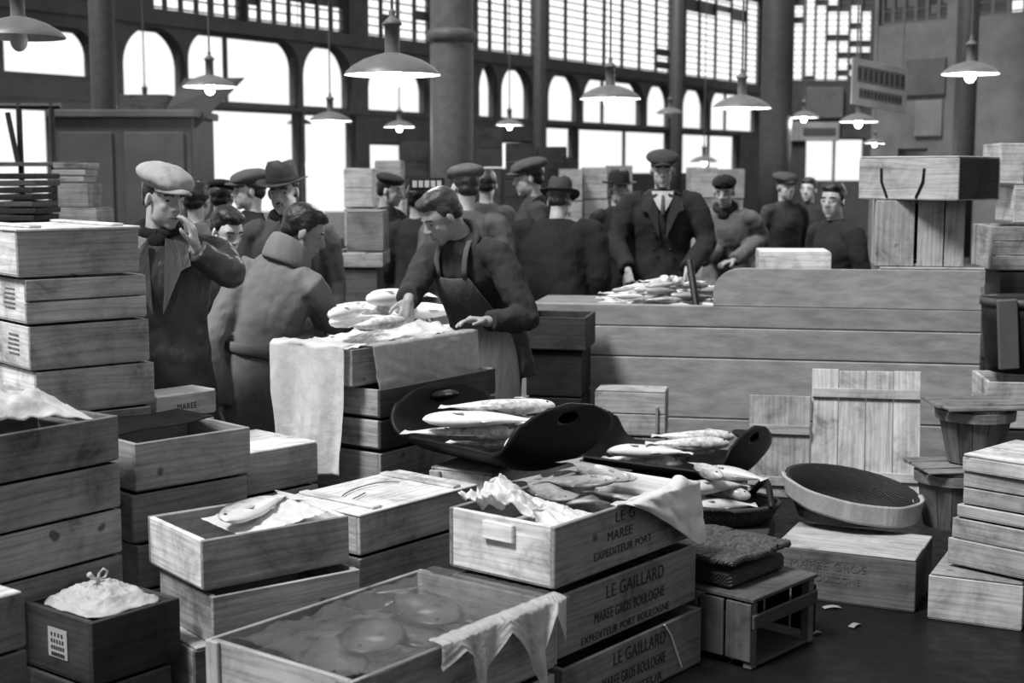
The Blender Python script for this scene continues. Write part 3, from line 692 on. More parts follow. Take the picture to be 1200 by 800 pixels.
# slatted dark crate right of the lettered stack
p = onz(876, 786, 0.0); p.x += .012; p.y += .0; yw = R(48)
fr = empty('slatted_crate', (p.x, p.y, 0.001), yw, 'dark open-sided slatted crate on the floor right of the lettered stack', 'crate')
for x, y in ((0, 0), (.38, 0), (0, .4), (.38, .4)):
    bm = bmesh.new(); box(bm, (x, y, 0), (x + .035, y + .035, .238), .004); link('corner_post', bm, WZ, fr, tone=.15)
for y in (-.012, .436):
    for z_ in (.145,):
        bm = bmesh.new(); box(bm, (-.004, y, z_), (.42, y + .012, z_ + .05), .003); link('side_slat', bm, WX, fr, tone=.06)
for k in range(4):
    bm = bmesh.new(); box(bm, (-.012, .0 + k * .11, .03), (-.0005, .1 + k * .11, .233), .003); link('end_slat', bm, WZ, fr, tone=.09)
for k in range(4):
    bm = bmesh.new(); box(bm, (.4205, .0 + k * .11, .03), (.43, .1 + k * .11, .21), .003); link('end_slat', bm, WZ, fr, tone=.02)  # far slats near black, painting in the dark of the inside
bm = bmesh.new(); box(bm, (.036, .40, .02), (.379, .41, .12), .003); link('back_board', bm, WX, fr, tone=.02)  # inner board added near black to paint the inside dark
bm = bmesh.new(); box(bm, (.036, .0, 0.004), (.379, .43, .016), .003); link('bottom_board', bm, WX, fr, tone=.05)
bm = bmesh.new(); box(bm, (-.01, -.01, .2395), (.42, .445, .255), .003); link('lid', bm, WX, fr, tone=.09)
# ------------------------------------------------------------------ leaning lids and box by the counter
def leaning_lid(px0, px1, pyt, Yb, label, boards, battens, tone, h, lean):
    a = atY(px0, 450, Yb); b = atY(px1, 450, Yb); wd = (b - a).length
    o = empty('crate_lid', (a.x, a.y, .002), CA, label, 'crate lid'); o.rotation_euler = (-lean, 0, CA)
    bw = wd / boards
    for k in range(boards):
        bm = bmesh.new(); box(bm, (bw * k + .002, 0, 0), (bw * (k + 1) - .002, .016, h + random.uniform(-.012, .004)), .003); link('board', bm, WZ, o, tone=tone * random.uniform(.9, 1.1))
    for z_ in battens:
        bm = bmesh.new(); box(bm, (.004, -.016, z_), (wd - .004, -.0005, z_ + .05), .003); link('batten', bm, WX, o, tone=tone * .8)
    return o
leaning_lid(952, 1078, 430, 7.27, 'large pale planked lid with a batten leaning on the counter', 4, (.53, .1), .52, .68, R(12))
leaning_lid(878, 950, 463, 7.33, 'smaller planked lid with a dark batten leaning left of the large lid', 1, (.33, .06), .42, .535, R(9))
p = atY(682, 512, 7.5)
crate('fish_crate', (p.x + .065, p.y - .07), CA, .37, .22, .001, .30, 'crate on the floor below the half-shaded crate by the counter', None, tone=.25, jitter=0)
lc = crate('fish_crate', (p.x + .065, p.y - .07), CA, .37, .2, .312, .23, 'half-shaded pale crate standing against the counter', None, tone=.42, jitter=0, boards=2, lid=1)
bm = bmesh.new(); box(bm, (.135, -.113, .02), (.15, -.1005, .16), .002); link('batten', bm, WZ, lc, tone=.3)
# ------------------------------------------------------------------ bushel baskets
def bushel(p, z0, rot, label, h, r0, r1, lidw):
    o = empty('bushel_basket', (p.x, p.y, z0), rot, label, 'basket', 'tapered slatted baskets by the counter')
    n = 14
    for k in range(n):
        a = 2 * math.pi * k / n; bm = bmesh.new()
        X = d2(a + math.pi / 2); A = d2(a); hw0 = math.pi * r0 / n * .96; hw1 = math.pi * r1 / n * .96
        vs = []
        for off in (0, -.006):
            for z_, r_, hw in ((0, r0, hw0), (h, r1, hw1)):
                for s_ in (-1, 1): vs.append(bm.verts.new(A * (r_ + off) + X * hw * s_ + Vector((0, 0, z_))))
        for f_ in ((0, 1, 3, 2), (4, 6, 7, 5), (0, 4, 5, 1), (2, 3, 7, 6), (0, 2, 6, 4), (1, 5, 7, 3)): bm.faces.new([vs[i] for i in f_])
        link('stave', bm, WZ, o, tone=.11 * random.uniform(.7, 1.3))
    bm = bmesh.new(); tube(bm, [(0, 0, 0), (0, 0, .012)], [r0 * .97, r0 * .97], n=20, cap=.01); link('bottom_board', bm, WX, o, tone=.1)
    for z_ in (h * .86,):
        bm = bmesh.new(); rr_ = r0 + (r1 - r0) * .92; lathe(bm, [(rr_ + .002, z_ - .02), (rr_ + .012, z_ - .02), (rr_ + .015, z_ + .02), (rr_ + .004, z_ + .02), (rr_ + .002, z_ - .02)], 22); link('hoop', bm, WX, o, tone=.18)
    bm = bmesh.new()
    l = None
    for k in range(4):
        y0 = -lidw / 2 + k * lidw / 4; box(bm, (-lidw * .55 + random.uniform(-.01, .01), y0 + .004, h + .002), (lidw * .55 + random.uniform(-.01, .01), y0 + lidw / 4 - .004, h + .014 + .004 * (k % 2)), .003, jit=.003)
    l = link('lid', bm, WX, o, tone=.2)
    return o
b2 = atY(1098, 618, 5.98); b2.x += .05
bushel(Vector((b2.x - .02, b2.y - .1, 0)), .216, R(8), 'tapered slatted basket on the low box, carrying a second basket', .245, .115, .15, .30)
bushel(Vector((b2.x + .07, b2.y - .08, 0)), .486, R(4), 'tapered slatted basket with a slatted lid, on top of the lower basket', .235, .105, .155, .33)
# ------------------------------------------------------------------ fish
def fish_make(name, L, deep, thick, tone, label, cat='fish', group=None, parts=True, bend=0.0, seed=0):
    T = [0, .03, .10, .22, .38, .54, .70, .82, .885, .93, .965, 1.0]
    HH = [.006, .045, .085, .112, .12, .105, .075, .045, .032, .05, .085, .115]
    HW = [.006, .035, .06, .078, .08, .068, .045, .026, .014, .008, .005, .003]
    rq = random.Random(seed)
    bm = bmesh.new()
    pts = [(L * (x - .45), bend * L * (math.sin(math.pi * x) - .5) + .0, rq.uniform(-.006, .006) * L) for x in T]
    tube(bm, pts, [(h * L * deep, w_ * L * thick) for h, w_ in zip(HH, HW)], xdir=(0, 1, 0), n=12, sub=2, cap=.2)
    o = link(name, bm, FISH, None, True, tone); tag(o, label, cat, group)
    if parts:
        bm = bmesh.new(); ell(bm, (-.375 * L, .022 * L * deep, .045 * L * thick), (.016 * L, .016 * L, .010 * L), None, 10, 8); link('eye', bm, EYEM, o, True)
        for nm_, x0, x1, y0, dy in (('dorsal_fin', -.12, .16, .105, .05), ('anal_fin', .02, .16, -.095, -.04)):
            bm = bmesh.new(); vs = [bm.verts.new((x * L, (y + bend * (math.sin(math.pi * (x + .45)) - .5)) * L * 1.0, z_ * L)) for z_ in (-.003, .003) for x, y in ((x0, y0 * deep - .02 * (1 if dy > 0 else -1)), (x0 + .05, y0 * deep + dy), (x1, y0 * deep + dy * .3), (x1, y0 * deep * .55))]
            bm.faces.new(vs[:4]); bm.faces.new(vs[4:][::-1])
            for i in range(4): bm.faces.new((vs[i], vs[(i + 1) % 4], vs[4 + (i + 1) % 4], vs[4 + i]))
            link(nm_, bm, FISH, o, True, tone * .6)
        bm = bmesh.new(); tube(bm, [(-.2 * L, -.03 * L, .072 * L * thick), (-.15 * L, -.05 * L, .08 * L * thick), (-.1 * L, -.06 * L, .078 * L * thick)], [(.012 * L, .003 * L), (.026 * L, .003 * L), (.018 * L, .002 * L)], xdir=(0, 1, 0), n=8, cap=.1); link('pectoral_fin', bm, FISH, o, True, tone * .7)
    return o
def put(o, loc, rz=0, rx=0, ry=0, M=None):
    e = Euler((rx, ry, rz)).to_matrix().to_4x4(); m_ = Matrix.Translation(Vector(loc)) @ e
    if M is not None: m_ = M @ m_
    o.location = m_.to_translation(); o.rotation_euler = m_.to_euler(); return o
def cm(o): return Matrix.Translation(o.location) @ o.rotation_euler.to_matrix().to_4x4()
def lay(sh, o):
    sh.location = o.location; sh.rotation_euler = o.rotation_euler; return sh
from mathutils.bvhtree import BVHTree
def bvh_of(o, dz=0.0):
    vs, ps = [], []
    def add(q, M):
        if q.type == 'MESH':
            k = len(vs); vs.extend(M @ v.co for v in q.data.vertices); ps.extend([i + k for i in p.vertices] for p in q.data.polygons)
        for c in kids_of.get(q.name, ()): add(c, M @ c.matrix_basis)
    add(o, Matrix.Translation((0, 0, dz)) @ o.matrix_basis); return BVHTree.FromPolygons(vs, ps)
kids_of = {}
def settle(items, fixed, step=.006, lift=.09, tries=8, jit=.05, drop=False, M=None):
    """move each fish from its starting place to where it rests on what lies below instead of in it"""
    kids_of.clear()
    for c in bpy.data.objects:
        if c.parent is not None: kids_of.setdefault(c.parent.name, []).append(c)
    done = [(bvh_of(f), f.location.copy(), 9) for f in fixed]; rs = random.Random(5)
    for o in items:
        base = o.location.copy(); br = o.rotation_euler.z; best = None
        for t_ in range(tries):
            o.location = base + Vector((rs.uniform(-jit, jit), rs.uniform(-jit, jit), 0)) * (t_ > 0); o.rotation_euler.z = br + rs.uniform(-.25, .25) * (t_ > 0)
            near = [d_ for d_ in done if (d_[1] - o.location).length < d_[2]]
            for k in range(50):
                b = bvh_of(o)
                if not any(b.overlap(d_[0]) for d_ in near): break
                o.location.z += step
            if best is None or o.location.z < best[0] - .004: best = (o.location.z, o.location.copy(), o.rotation_euler.z)
            if best[0] < base.z + .35 * lift: break
        o.location = best[1]; o.rotation_euler.z = best[2]
        if drop and best[0] > base.z + lift:
            for c in kids_of.get(o.name, ()): bpy.data.objects.remove(c)
            items[items.index(o)] = None; bpy.data.objects.remove(o); continue
        done.append((bvh_of(o), o.location.copy(), .5))
    items[:] = [o for o in items if o]
# heap on the counter
p_ = [fish_make('mackerel', .25, 1.0, 1.0, tn, 'small silvery fish in the heap on the market counter', 'fish', 'fish heaped on the counter', True, bd, sd) for tn, bd, sd in ((.8, .03, 1), (.5, -.02, 2), (1.05, .0, 3))]
heap = []; first = [True] * 3; rq = random.Random(11)
sA, sBb = s_ctr(704), s_ctr(843)
for layer, (a, b, d0, d1, nx, ny) in enumerate(((sA, sBb, .10, .98, 4, 9), (sA + .1, sBb - .04, .12, .85, 4, 7), (sA + .24, sBb - .1, .18, .7, 3, 5), (sA + .34, sBb - .26, .22, .6, 2, 3))):
    for j in range(ny):
        for i in range(nx):
            k_ = rq.randrange(3); o = p_[k_]
            if not first[k_]: o = copy_tree(o)
            first[k_] = False
            s_ = a + (b - a) * (i + .5 + rq.uniform(-.1, .1) + (.2 if j % 2 else -.2)) / nx; d_ = d0 + (d1 - d0) * (j + .5) / ny
            c_ = cpt(s_, d_, .943 + layer * .041)
            put(o, c_, CA + rq.choice((0, math.pi)) + rq.uniform(-.35, .35) + layer * .5, rq.uniform(-.2, .2), rq.uniform(-.05, .05)); o.location.z -= .012 * layer; heap.append(o)
settle(heap, [o_ for o_ in bpy.data.objects if o_.name in ('sales_counter', 'wooden_stick')], .006, .05, 6, .07, True)
# white fish heap between the workers
FL = []
G = 'white fish heaped between the two workers'
o0 = fish_make('white_fish', .42, 1.15, 1.3, 1.5, 'plump white-bellied fish in the heap between the two workers', 'fish', G, True, .05, 4)
crB = sB[3]; MB_ = cm(crB)
for n_, (x, y, zz, rz, rx) in enumerate(((-.18, -.14, .20, .2, .15), (.18, -.10, .20, 2.9, -.1), (-.16, .02, .205, -.1, -.1), (.2, .06, .205, .3, .1), (-.02, .15, .21, 3.0, 0), (-.1, -.08, .275, .7, .2), (.14, -.02, .275, -.4, -.15), (-.14, .08, .28, 2.5, .1), (-.0, .0, .345, .4, .2))):
    o = o0 if n_ == 0 else copy_tree(o0); put(o, (x, y, zz), rz, rx, 0, MB_); FL.append(o)
settle(FL, [crB])
# in the workers' crate: crumpled paper and fish
L, W, h = .80, .40, .15; o = S12TOP
sh = lay(sheet('waxed_paper_liner', lambda u, v: Vector((-L / 2 + .065 + u * (L - .1), -W / 2 + .055 + v * (W - .08), .12 + .045 * ridged(Vector((u * 5, v * 3, 2))) ** 2 + .06 * max(0, u - .3) * math.sin(math.pi * v))), 46, 26, PAPER), o)
L12 = sh; tag(sh, 'crumpled white waxed paper lining the crate the two workers are filling', 'paper')
o0 = fish_make('white_fish', .34, 1.0, 1.1, 1.4, 'pale fish being packed in the paper-lined crate between the workers', 'fish', 'fish being packed by the workers', True, .03, 5)
FL = []
for n_, (x, y, zz, rz) in enumerate(((-.12, .05, .235, .1), (-.1, -.09, .225, 3.0), (-.22, -.02, .26, .2))):
    q_ = o0 if n_ == 0 else copy_tree(o0); put(q_, (x, y, zz), rz, .1, 0, cm(S12TOP)); FL.append(q_)
settle(FL, [S12TOP, L12])
def drape1(u, v):
    y = W / 2 + .015 - u * (W + .0) - .06 * v * (1 - u) + .03 * u * v
    d = v * .60; f = .026 * math.sin(u * 10 + 1.5 + v) * min(1, v * 2.2) + .016 * fbm(Vector((u * 4, v * 1.5, 0)))
    if d < .05: return Vector((-L / 2 + .045 - d * 1.5, y, h + .012 + .012 * ridged(Vector((u * 6, v * 5, 0)))))
    return Vector((-L / 2 - .034 - f - .012 * v, y, h + .018 - (d - .05) + .02 * u * v))
tag(lay(sheet('hanging_waxed_paper', drape1, 40, 60, PAPER), o), 'long white waxed paper hanging from the end of the workers\' crate', 'paper')
def drape2(u, v):
    x = -L / 2 + .085 + u * (L - .075) + .03 * v * (1 - u); d = v * .25
    f = .016 * ridged(Vector((u * 6, v * 5, 3))) + .02 * v * (1 + .3 * math.sin(u * 11))
    if d < .045: return Vector((x, -W / 2 + .032 - d, h + .012 + .01 * noise.noise(Vector((u * 9, v * 5, 1)))))
    return Vector((x, -W / 2 - .013 - f, h + .014 - (d - .045)))
tag(lay(sheet('clear_wrapping_sheet', drape2, 50, 26, CLEAR), o), 'clear crinkled wrapping sheet hanging over the long side of the workers\' crate', 'sheet')
# lettered crate: liner, fish, crumpled paper, flap
L, W, h = .80, .42, .194; o = S1TOP; M1 = cm(o)
L1 = tag(lay(sheet('waxed_paper_liner', lambda u, v: Vector((-L / 2 + .03 + u * (L - .06), -W / 2 + .022 + v * (W - .044), .085 + .02 * ridged(Vector((u * 6, v * 4, 5))))), 40, 24, PAPER), o), 'waxed paper under the fish in the top lettered crate', 'paper')
def bunch(u, v):
    x = -L / 2 + .03 + .30 * u; y = -W / 2 + .03 + (W - .06) * v
    e = (1 - u) ** .6 * (.25 + .75 * min(1, v * 1.6)); r_ = ridged(Vector((u * 4.5, v * 5, 9)), 5)
    z = .158 + .16 * e * (r_ - .35) + .07 * math.exp(-((u - .45) ** 2 / .03 + (v - .85) ** 2 / .03)) + .06 * math.exp(-((u - .15) ** 2 / .02 + (v - .45) ** 2 / .03))
    k_ = max(0, z - h - .01)
    return Vector((x - .55 * k_ * (1 - u) + .03 * noise.noise(Vector((u * 8, v * 8, 1))) * min(1, u * 5), y + .03 * noise.noise(Vector((u * 9, v * 7, 4))) * min(1, min(v, 1 - v) * 6), z))
B1 = tag(lay(sheet('crumpled_waxed_paper', bunch, 70, 80, PAPER), o), 'crumpled white waxed paper bunched at the end of the top lettered crate', 'paper')
def flap(u, v):
    x = -.07 + u * (L / 2 + .075); d = .03 + v * (.04 + .24 * min(1, u * 1.12) ** 1.3)
    up = .03 * math.exp(-((u - .82) ** 2) / .006) * (1 - v)
    inn = .05
    if d < inn + .03: return Vector((x, -W / 2 + .045 - d * .72, h + .006 + up + .008 * noise.noise(Vector((u * 8, v * 6, 0)))))
    dd = d - inn - .03
    return Vector((x + .04 * v * (u - .3), -W / 2 - .014 - .02 * v - .012 * abs(noise.noise(Vector((u * 5, v * 3, 7)))), h + .006 - dd * .96))
tag(lay(sheet('waxed_paper_flap', flap, 44, 36, PAPER), o), 'pointed flap of waxed paper folded out over the lettered crate side', 'paper')
o0 = fish_make('flat_fish', .30, 1.9, .5, .5, 'glossy flat fish packed in the top lettered crate', 'fish', 'flat fish in the lettered crate', True, .0, 6)
FL = []
for n_, (x, y, zz, rz, ry) in enumerate(((-.06, -.04, .13, 1.5, .0), (.09, -.03, .13, 1.7, .03), (.22, -.035, .13, 1.45, .0), (-.02, .09, .188, 1.2, -.05), (.13, .09, .192, 1.8, .04), (.28, .08, .183, 1.5, 0), (.03, .0, .222, 1.55, .12), (.18, .03, .224, 1.3, -.08))):
    q_ = o0 if n_ == 0 else copy_tree(o0); put(q_, (x, y, zz), rz, rq.uniform(-.1, .1), ry, M1); FL.append(q_)
settle(FL, [S1TOP, L1, B1])
# left front crate: one fish on paper
L, W, h = .52, .40, .158; o = S3TOP; M3 = cm(o)
L3 = tag(lay(sheet('waxed_paper_liner', lambda u, v: Vector((-.10 + .30 * u, -W / 2 + .025 + .32 * v, .125 + .045 * ridged(Vector((u * 4, v * 4, 8))) * (.3 + u))), 30, 26, PAPER), o), 'scrap of waxed paper under the fish in the left front crate', 'paper')
f3_ = put(fish_make('flat_fish', .42, 1.3, .6, 1.0, 'large pale fish lying on paper in the open left front crate', 'fish', None, True, .04, 8), (.04, -.0, .12), .35, .1, .0, M3); settle([f3_], [S3TOP, L3], jit=.02)
# damp crate at the front: dark flat fish below a see-through sheet
L, W, h = .86, .55, .205; o = S2TOP; M2 = cm(o)
L2 = tag(lay(sheet('greaseproof_liner', lambda u, v: Vector((-L / 2 + .03 + u * (L - .06), -W / 2 + .022 + v * (W - .044), .12 + .02 * ridged(Vector((u * 4, v * 4, 2))))), 30, 20, DAMP), o), 'damp paper below the dark flat fish in the wide front crate', 'paper')
o0 = fish_make('dark_flat_fish', .40, 1.9, .5, .2, 'dark wet flat fish under the damp sheet in the wide front crate', 'fish', 'dark flat fish in the wide front crate', True, .0, 9)
FL = []
for n_, (x, y, zz, rz) in enumerate(((-.22, -.0, .15, .9), (.06, .0, .15, 1.35), (.29, .0, .15, 1.75), (-.08, -.02, .18, .6), (.17, .02, .18, 1.1))):
    q_ = o0 if n_ == 0 else copy_tree(o0); put(q_, (x, y, zz), rz, 0, rq.uniform(-.05, .05), M2); FL.append(q_)
settle(FL, [S2TOP, L2]); FL2 = FL
iM2 = M2.inverted(); vs_, ps_ = [], []
for q_ in FL2:
    k_ = len(vs_); mm = iM2 @ q_.matrix_basis; vs_.extend(mm @ v.co for v in q_.data.vertices); ps_.extend([i + k_ for i in p.vertices] for p in q_.data.polygons)
FB = BVHTree.FromPolygons(vs_, ps_)
ND = 64; GZ = [[0] * (ND + 1) for _ in range(ND + 1)]; inside = -W / 2 - .012
def dxy(i, j): return -L / 2 + .05 + i / ND * (L - .0), W / 2 - .03 - j / ND * (W + .05)
for i in range(ND + 1):
    for j in range(ND + 1):
        x, y = dxy(i, j); hit = FB.ray_cast(Vector((x, y, 1)), Vector((0, 0, -1)))
        z = .140 + .07 * ridged(Vector((x * 7, y * 6, 4)), 4)
        if hit[0] is not None: z = max(z, hit[0].z + .012)
        if y < -W / 2 + .03 or abs(x) > L / 2 - .035: z = h + .008
        GZ[i][j] = z
F0 = [r_[:] for r_ in GZ]
for it in range(5):
    G2 = [r_[:] for r_ in GZ]
    for i in range(1, ND):
        for j in range(1, ND): G2[i][j] = max(F0[i][j], .5 * GZ[i][j] + .125 * (GZ[i - 1][j] + GZ[i + 1][j] + GZ[i][j - 1] + GZ[i][j + 1]) - .0005)
    GZ = G2
def damp(u, v):
    i, j = round(u * ND), round(v * ND); x, y = dxy(i, j)
    if y > inside: return Vector((x, y, GZ[i][j] + .004 * noise.noise(Vector((x * 40, y * 40, 2)))))
    dd = inside - y
    return Vector((x + .06 * dd * math.sin(u * 14), inside - .006 - .05 * dd * (1 + math.sin(u * 16)), h + .008 - dd * (.72 + .28 * math.sin(u * 17 + 1))))
tag(lay(sheet('damp_see_through_sheet', damp, ND, ND, DAMP), o), 'damp see-through sheet spread over the wide front crate and hanging over its side', 'sheet')
def fold2(u, v):
    x = -.12 + u * (L / 2 + .135); d = v * (.06 + .34 * abs(((u * 2.3 + .35) % 1) * 2 - 1) * (.45 + .55 * u))
    f = .03 * abs(math.sin(u * 15)) * v + .01 * ridged(Vector((u * 6, v * 4, 3)))
    if d < .03: return Vector((x, -W / 2 + .02 - d, h + .022 + .004 * noise.noise(Vector((u * 20, v * 9, 0)))))
    return Vector((x + .05 * v * math.sin(u * 12), -W / 2 - .022 - f, h + .020 - (d - .03)))
tag(lay(sheet('folded_plastic_edge', fold2, 90, 30, CLEAR), o), 'pale folded plastic hanging in points over the side of the wide front crate', 'sheet')
# milky plastic bundle on the left edge stack, knotted plastic in the dark box
L, W, h = .74, .42, .146; o = S5TOP
def bun(u, v):
    x = -L / 2 + .03 + u * (L - .06); y = -W / 2 + .02 + v * (W - .04)
    e = math.sin(math.pi * min(1, u * .9 + .1)) ** .7 * math.sin(math.pi * (v * .86 + .07)) ** .6
    return Vector((x, y, h - .03 + .19 * e * (.5 + .9 * (ridged(Vector((u * 4, v * 3, 12))) - .4)) ))
tag(lay(sheet('milky_plastic_bundle', bun, 60, 46, PAPER), o), 'milky crumpled plastic bundle filling the top crate of the left edge stack', 'sheet')
o = c7
def knot(u, v):
    a = 2 * math.pi * u; s_ = v; r_ = (1 - s_); x = .132 * r_ * max(-1, min(1, 1.25 * math.cos(a))); y = .142 * r_ * max(-1, min(1, 1.25 * math.sin(a)))
    z = .188 + .055 * s_ ** 1.2 + .06 * (ridged(Vector((math.cos(a) * 1.6, math.sin(a) * 1.6, s_ * 3)), 4) - .5) * min(1, (1 - s_) * 3) * min(1, s_ * 5 + .2)
    return Vector((x, y + .02 * s_, z))
kn_ = lay(sheet('knotted_plastic_bag', knot, 70, 40, MILKY), o); tag(kn_, 'milky plastic bag tied with a loose knot in the dark labelled box', 'bag')
bm = bmesh.new(); tube(bm, [(0, .02, .232), (.015, .03, .268), (.03, .03, .28), (.045, .03, .268), (.04, .035, .25), (.015, .03, .25), (-.015, .02, .262), (-.028, .02, .276)], [.007, .004, .004, .004, .004, .004, .006, .01], n=7); link('knot', bm, MILKY, kn_, True)
# round basket peeping in at the bottom left corner
bk = empty('wicker_basket', (-1.18, 3.66, 0.0), 0, 'round dark wicker basket at the bottom left corner below the labelled box', 'basket')
def bowl(bm, r0, r1, h, th=.012, sx=1.0, sy=1.0, n=28):
    prof = [(0, 0), (r0 * .9, 0), (r0, .01), (r0 + (r1 - r0) * .55, h * .5), (r1, h), (r1 - th, h), (r0 + (r1 - r0) * .55 - th, h * .52), (r0 - th, .014 + th), (0, .014 + th)]
    lathe(bm, prof, n)
    for v in bm.verts: v.co.x *= sx; v.co.y *= sy
bm = bmesh.new(); bowl(bm, .11, .14, .26); link('body', bm, WICKER, bk, True, .05)
bm = bmesh.new(); tube(bm, [(.14 * math.cos(a), .14 * math.sin(a), .265) for a in [i * math.pi / 14 for i in range(29)]], [.011] * 29, n=8, closed=False); link('rim', bm, WICKER, bk, True, .16)
# ------------------------------------------------------------------ black scoop trays
def tray(name, loc, rz, L, W, end_h, side_h, label, cat='tray', hole=True, mat=None, tone=1.0, group=None):
    o = empty(name, loc, rz, label, cat, group); bm = bmesh.new()
    nu, nv = 52, 24; g = []
    def prof_at(kk, hh):
        x_ = z_ = 0.0; n_ = 24; sl_ = hh * 1.28
        for q in range(n_):
            t_ = (q + .5) / n_
            if t_ > kk: break
            ph = min(1, t_ / .5) * R(80); x_ += math.cos(ph) * sl_ / n_; z_ += math.sin(ph) * sl_ / n_
        r_ = kk * n_ - int(kk * n_)
        ph = min(1, kk / .5) * R(80)
        return x_, z_
    flat = L / 2 - prof_at(1.0, end_h)[0]
    for i in range(nu + 1):
        u = -1 + 2 * i / nu; row = []
        a = abs(u)
        kk = max(0, (a - .5) / .5); wd = 1.0 if kk < .3 else max(.05, math.sqrt(max(0, 1 - ((kk - .3) / .7) ** 2.2)))
        px_, pz_ = prof_at(kk, end_h); ex = (min(a, .5) / .5 * flat + px_) / (L / 2); ez = pz_
        for j in range(nv + 1):
            v = -1 + 2 * j / nv
            row.append(bm.verts.new((math.copysign(ex, u) * L / 2, v * wd * W / 2, ez + side_h * abs(v * wd) ** 2.2 * (1 - .6 * kk))))
        g.append(row)
    for i in range(nu):
        for j in range(nv): bm.faces.new((g[i][j], g[i + 1][j], g[i + 1][j + 1], g[i][j + 1]))
    b = link('tray_body', bm, mat or DARKWOOD, o, True, tone)
    s_ = b.modifiers.new('t', 'SOLIDIFY'); s_.thickness = .014; s_.offset = 1
    if hole:
        cut = []
        for sg in (-1, 1):
            bm = bmesh.new(); px_, pz_ = prof_at(.82, end_h)
            ell(bm, (sg * (flat + px_), 0, pz_), (.10, .052, .022), Matrix.Rotation(sg * R(10), 3, 'Y'))
            c_ = link('cut', bm, IRON, None); c_.parent = o; cut.append(c_)
            md = b.modifiers.new('hole', 'BOOLEAN'); md.object = c_; md.operation = 'DIFFERENCE'; md.solver = 'FAST'
        bake(b)
        for c_ in cut: bpy.data.objects.remove(c_)
    return o
TR = Vector((-.045, 5.53, .575))
tr1 = tray('fish_tray', (TR.x, TR.y, .575), R(-47), .74, .56, .26, .095, 'large black fish tray with upturned handle ends, holding big gutted fish')
MT = cm(tr1)
G = 'big gutted fish in the large black tray'
o0 = fish_make('gutted_fish', .46, 1.05, .85, 1.35, 'big pale gutted fish lying in the large black tray', 'fish', G, True, .04, 21)
FL = []
for n_, (x, y, zz, rz, rx, ry) in enumerate(((-.08, -.11, .02, 3.95, .0, 0), (-.0, -.02, .015, 3.95, .0, 0), (.08, .07, .02, 3.95, .0, 0), (-.03, -.06, .05, .95, .05, 0), (.05, .03, .05, 4.0, .0, 0))):
    q_ = o0 if n_ == 0 else copy_tree(o0); put(q_, (x, y, zz), rz, rx, ry, MT); FL.append(q_)
settle(FL, [tr1])
big = fish_make('gutted_fish', .34, 1.3, 1.4, 1.6, 'fat white-bellied fish bulging against the handle end of the large black tray', 'fish', None, True, .05, 22)
put(big, (.17, .02, .07), 1.57, .2, 0, MT); settle([big], [tr1] + FL, jit=.08, tries=14)
# second tray by the counter on crates
p = atY(790, 570, 6.65)
crate('fish_crate', (p.x - .28, p.y - .16), R(-18), .5, .34, .001, .255, 'crate on the floor under the second black fish tray by the counter', None, tone=.12, jitter=0, lid=1)
tr2 = tray('fish_tray', (p.x - .02, p.y + .03, .286), R(-34), .86, .50, .25, .07, 'second black fish tray with upturned handle ends, in front of the counter')
MT2 = cm(tr2)
o0 = fish_make('gutted_fish', .40, 1.0, 1.0, 1.1, 'pale fish in the second black tray in front of the counter', 'fish', 'fish in the second black tray', True, .03, 31)
FL = []
for n_, (x, y, zz, rz) in enumerate(((-.08, -.12, .03, 3.6), (.0, -.03, .03, 3.7), (.07, .06, .03, 3.8), (-.04, -.06, .07, .6), (.06, .02, .07, 3.5), (-.12, .06, .03, .8))):
    q_ = o0 if n_ == 0 else copy_tree(o0); put(q_, (x, y, zz), rz, rq.uniform(-.1, .1), 0, MT2); FL.append(q_)
settle(FL, [tr2])
# fish basket between the lettered stack and the wicker basket
p = atY(880, 606, 5.9)
crate('fish_crate', (p.x - .36, p.y - .06), R(-15), .42, .30, .001, .20, 'dark crate on the floor under the shallow basket of fish', None, tone=.05, jitter=0, lid=1)
fb = empty('fish_basket', (p.x - .10, p.y + .07, .216), R(-12), 'shallow dark wicker basket full of pale fish beside the large wicker basket', 'basket')
bm = bmesh.new(); bowl(bm, .19, .23, .075, .014, 1.0, .8); link('body', bm, WICKER, fb, True, .03)
bm = bmesh.new(); tube(bm, [(.228 * math.cos(a), .183 * math.sin(a), .08) for a in [i * math.pi / 14 for i in range(29)]], [.011] * 29, n=8, closed=False); link('rim', bm, WICKER, fb, True, .05)
bm = bmesh.new(); tube(bm, [(.1, .15, .08), (.17, .02, .17), (.2, -.12, .09)], [.014] * 3, n=8, sub=5); link('handle', bm, DARKWOOD, fb, True)
o0 = fish_make('pale_fish', .30, 1.1, 1.3, .85, 'pale fish curled in the shallow dark basket', 'fish', 'fish in the shallow dark basket', True, .06, 41)
FL = []
for n_, (x, y, zz, rz) in enumerate(((-.06, -.07, .065, .2), (-.02, .05, .065, 2.8), (-.05, -.02, .125, .6), (.06, .03, .135, -.5), (-.04, .07, .14, 2.2))):
    q_ = o0 if n_ == 0 else copy_tree(o0); put(q_, (x, y, zz), rz, .1, 0, cm(fb)); FL.append(q_)
settle(FL, [fb])
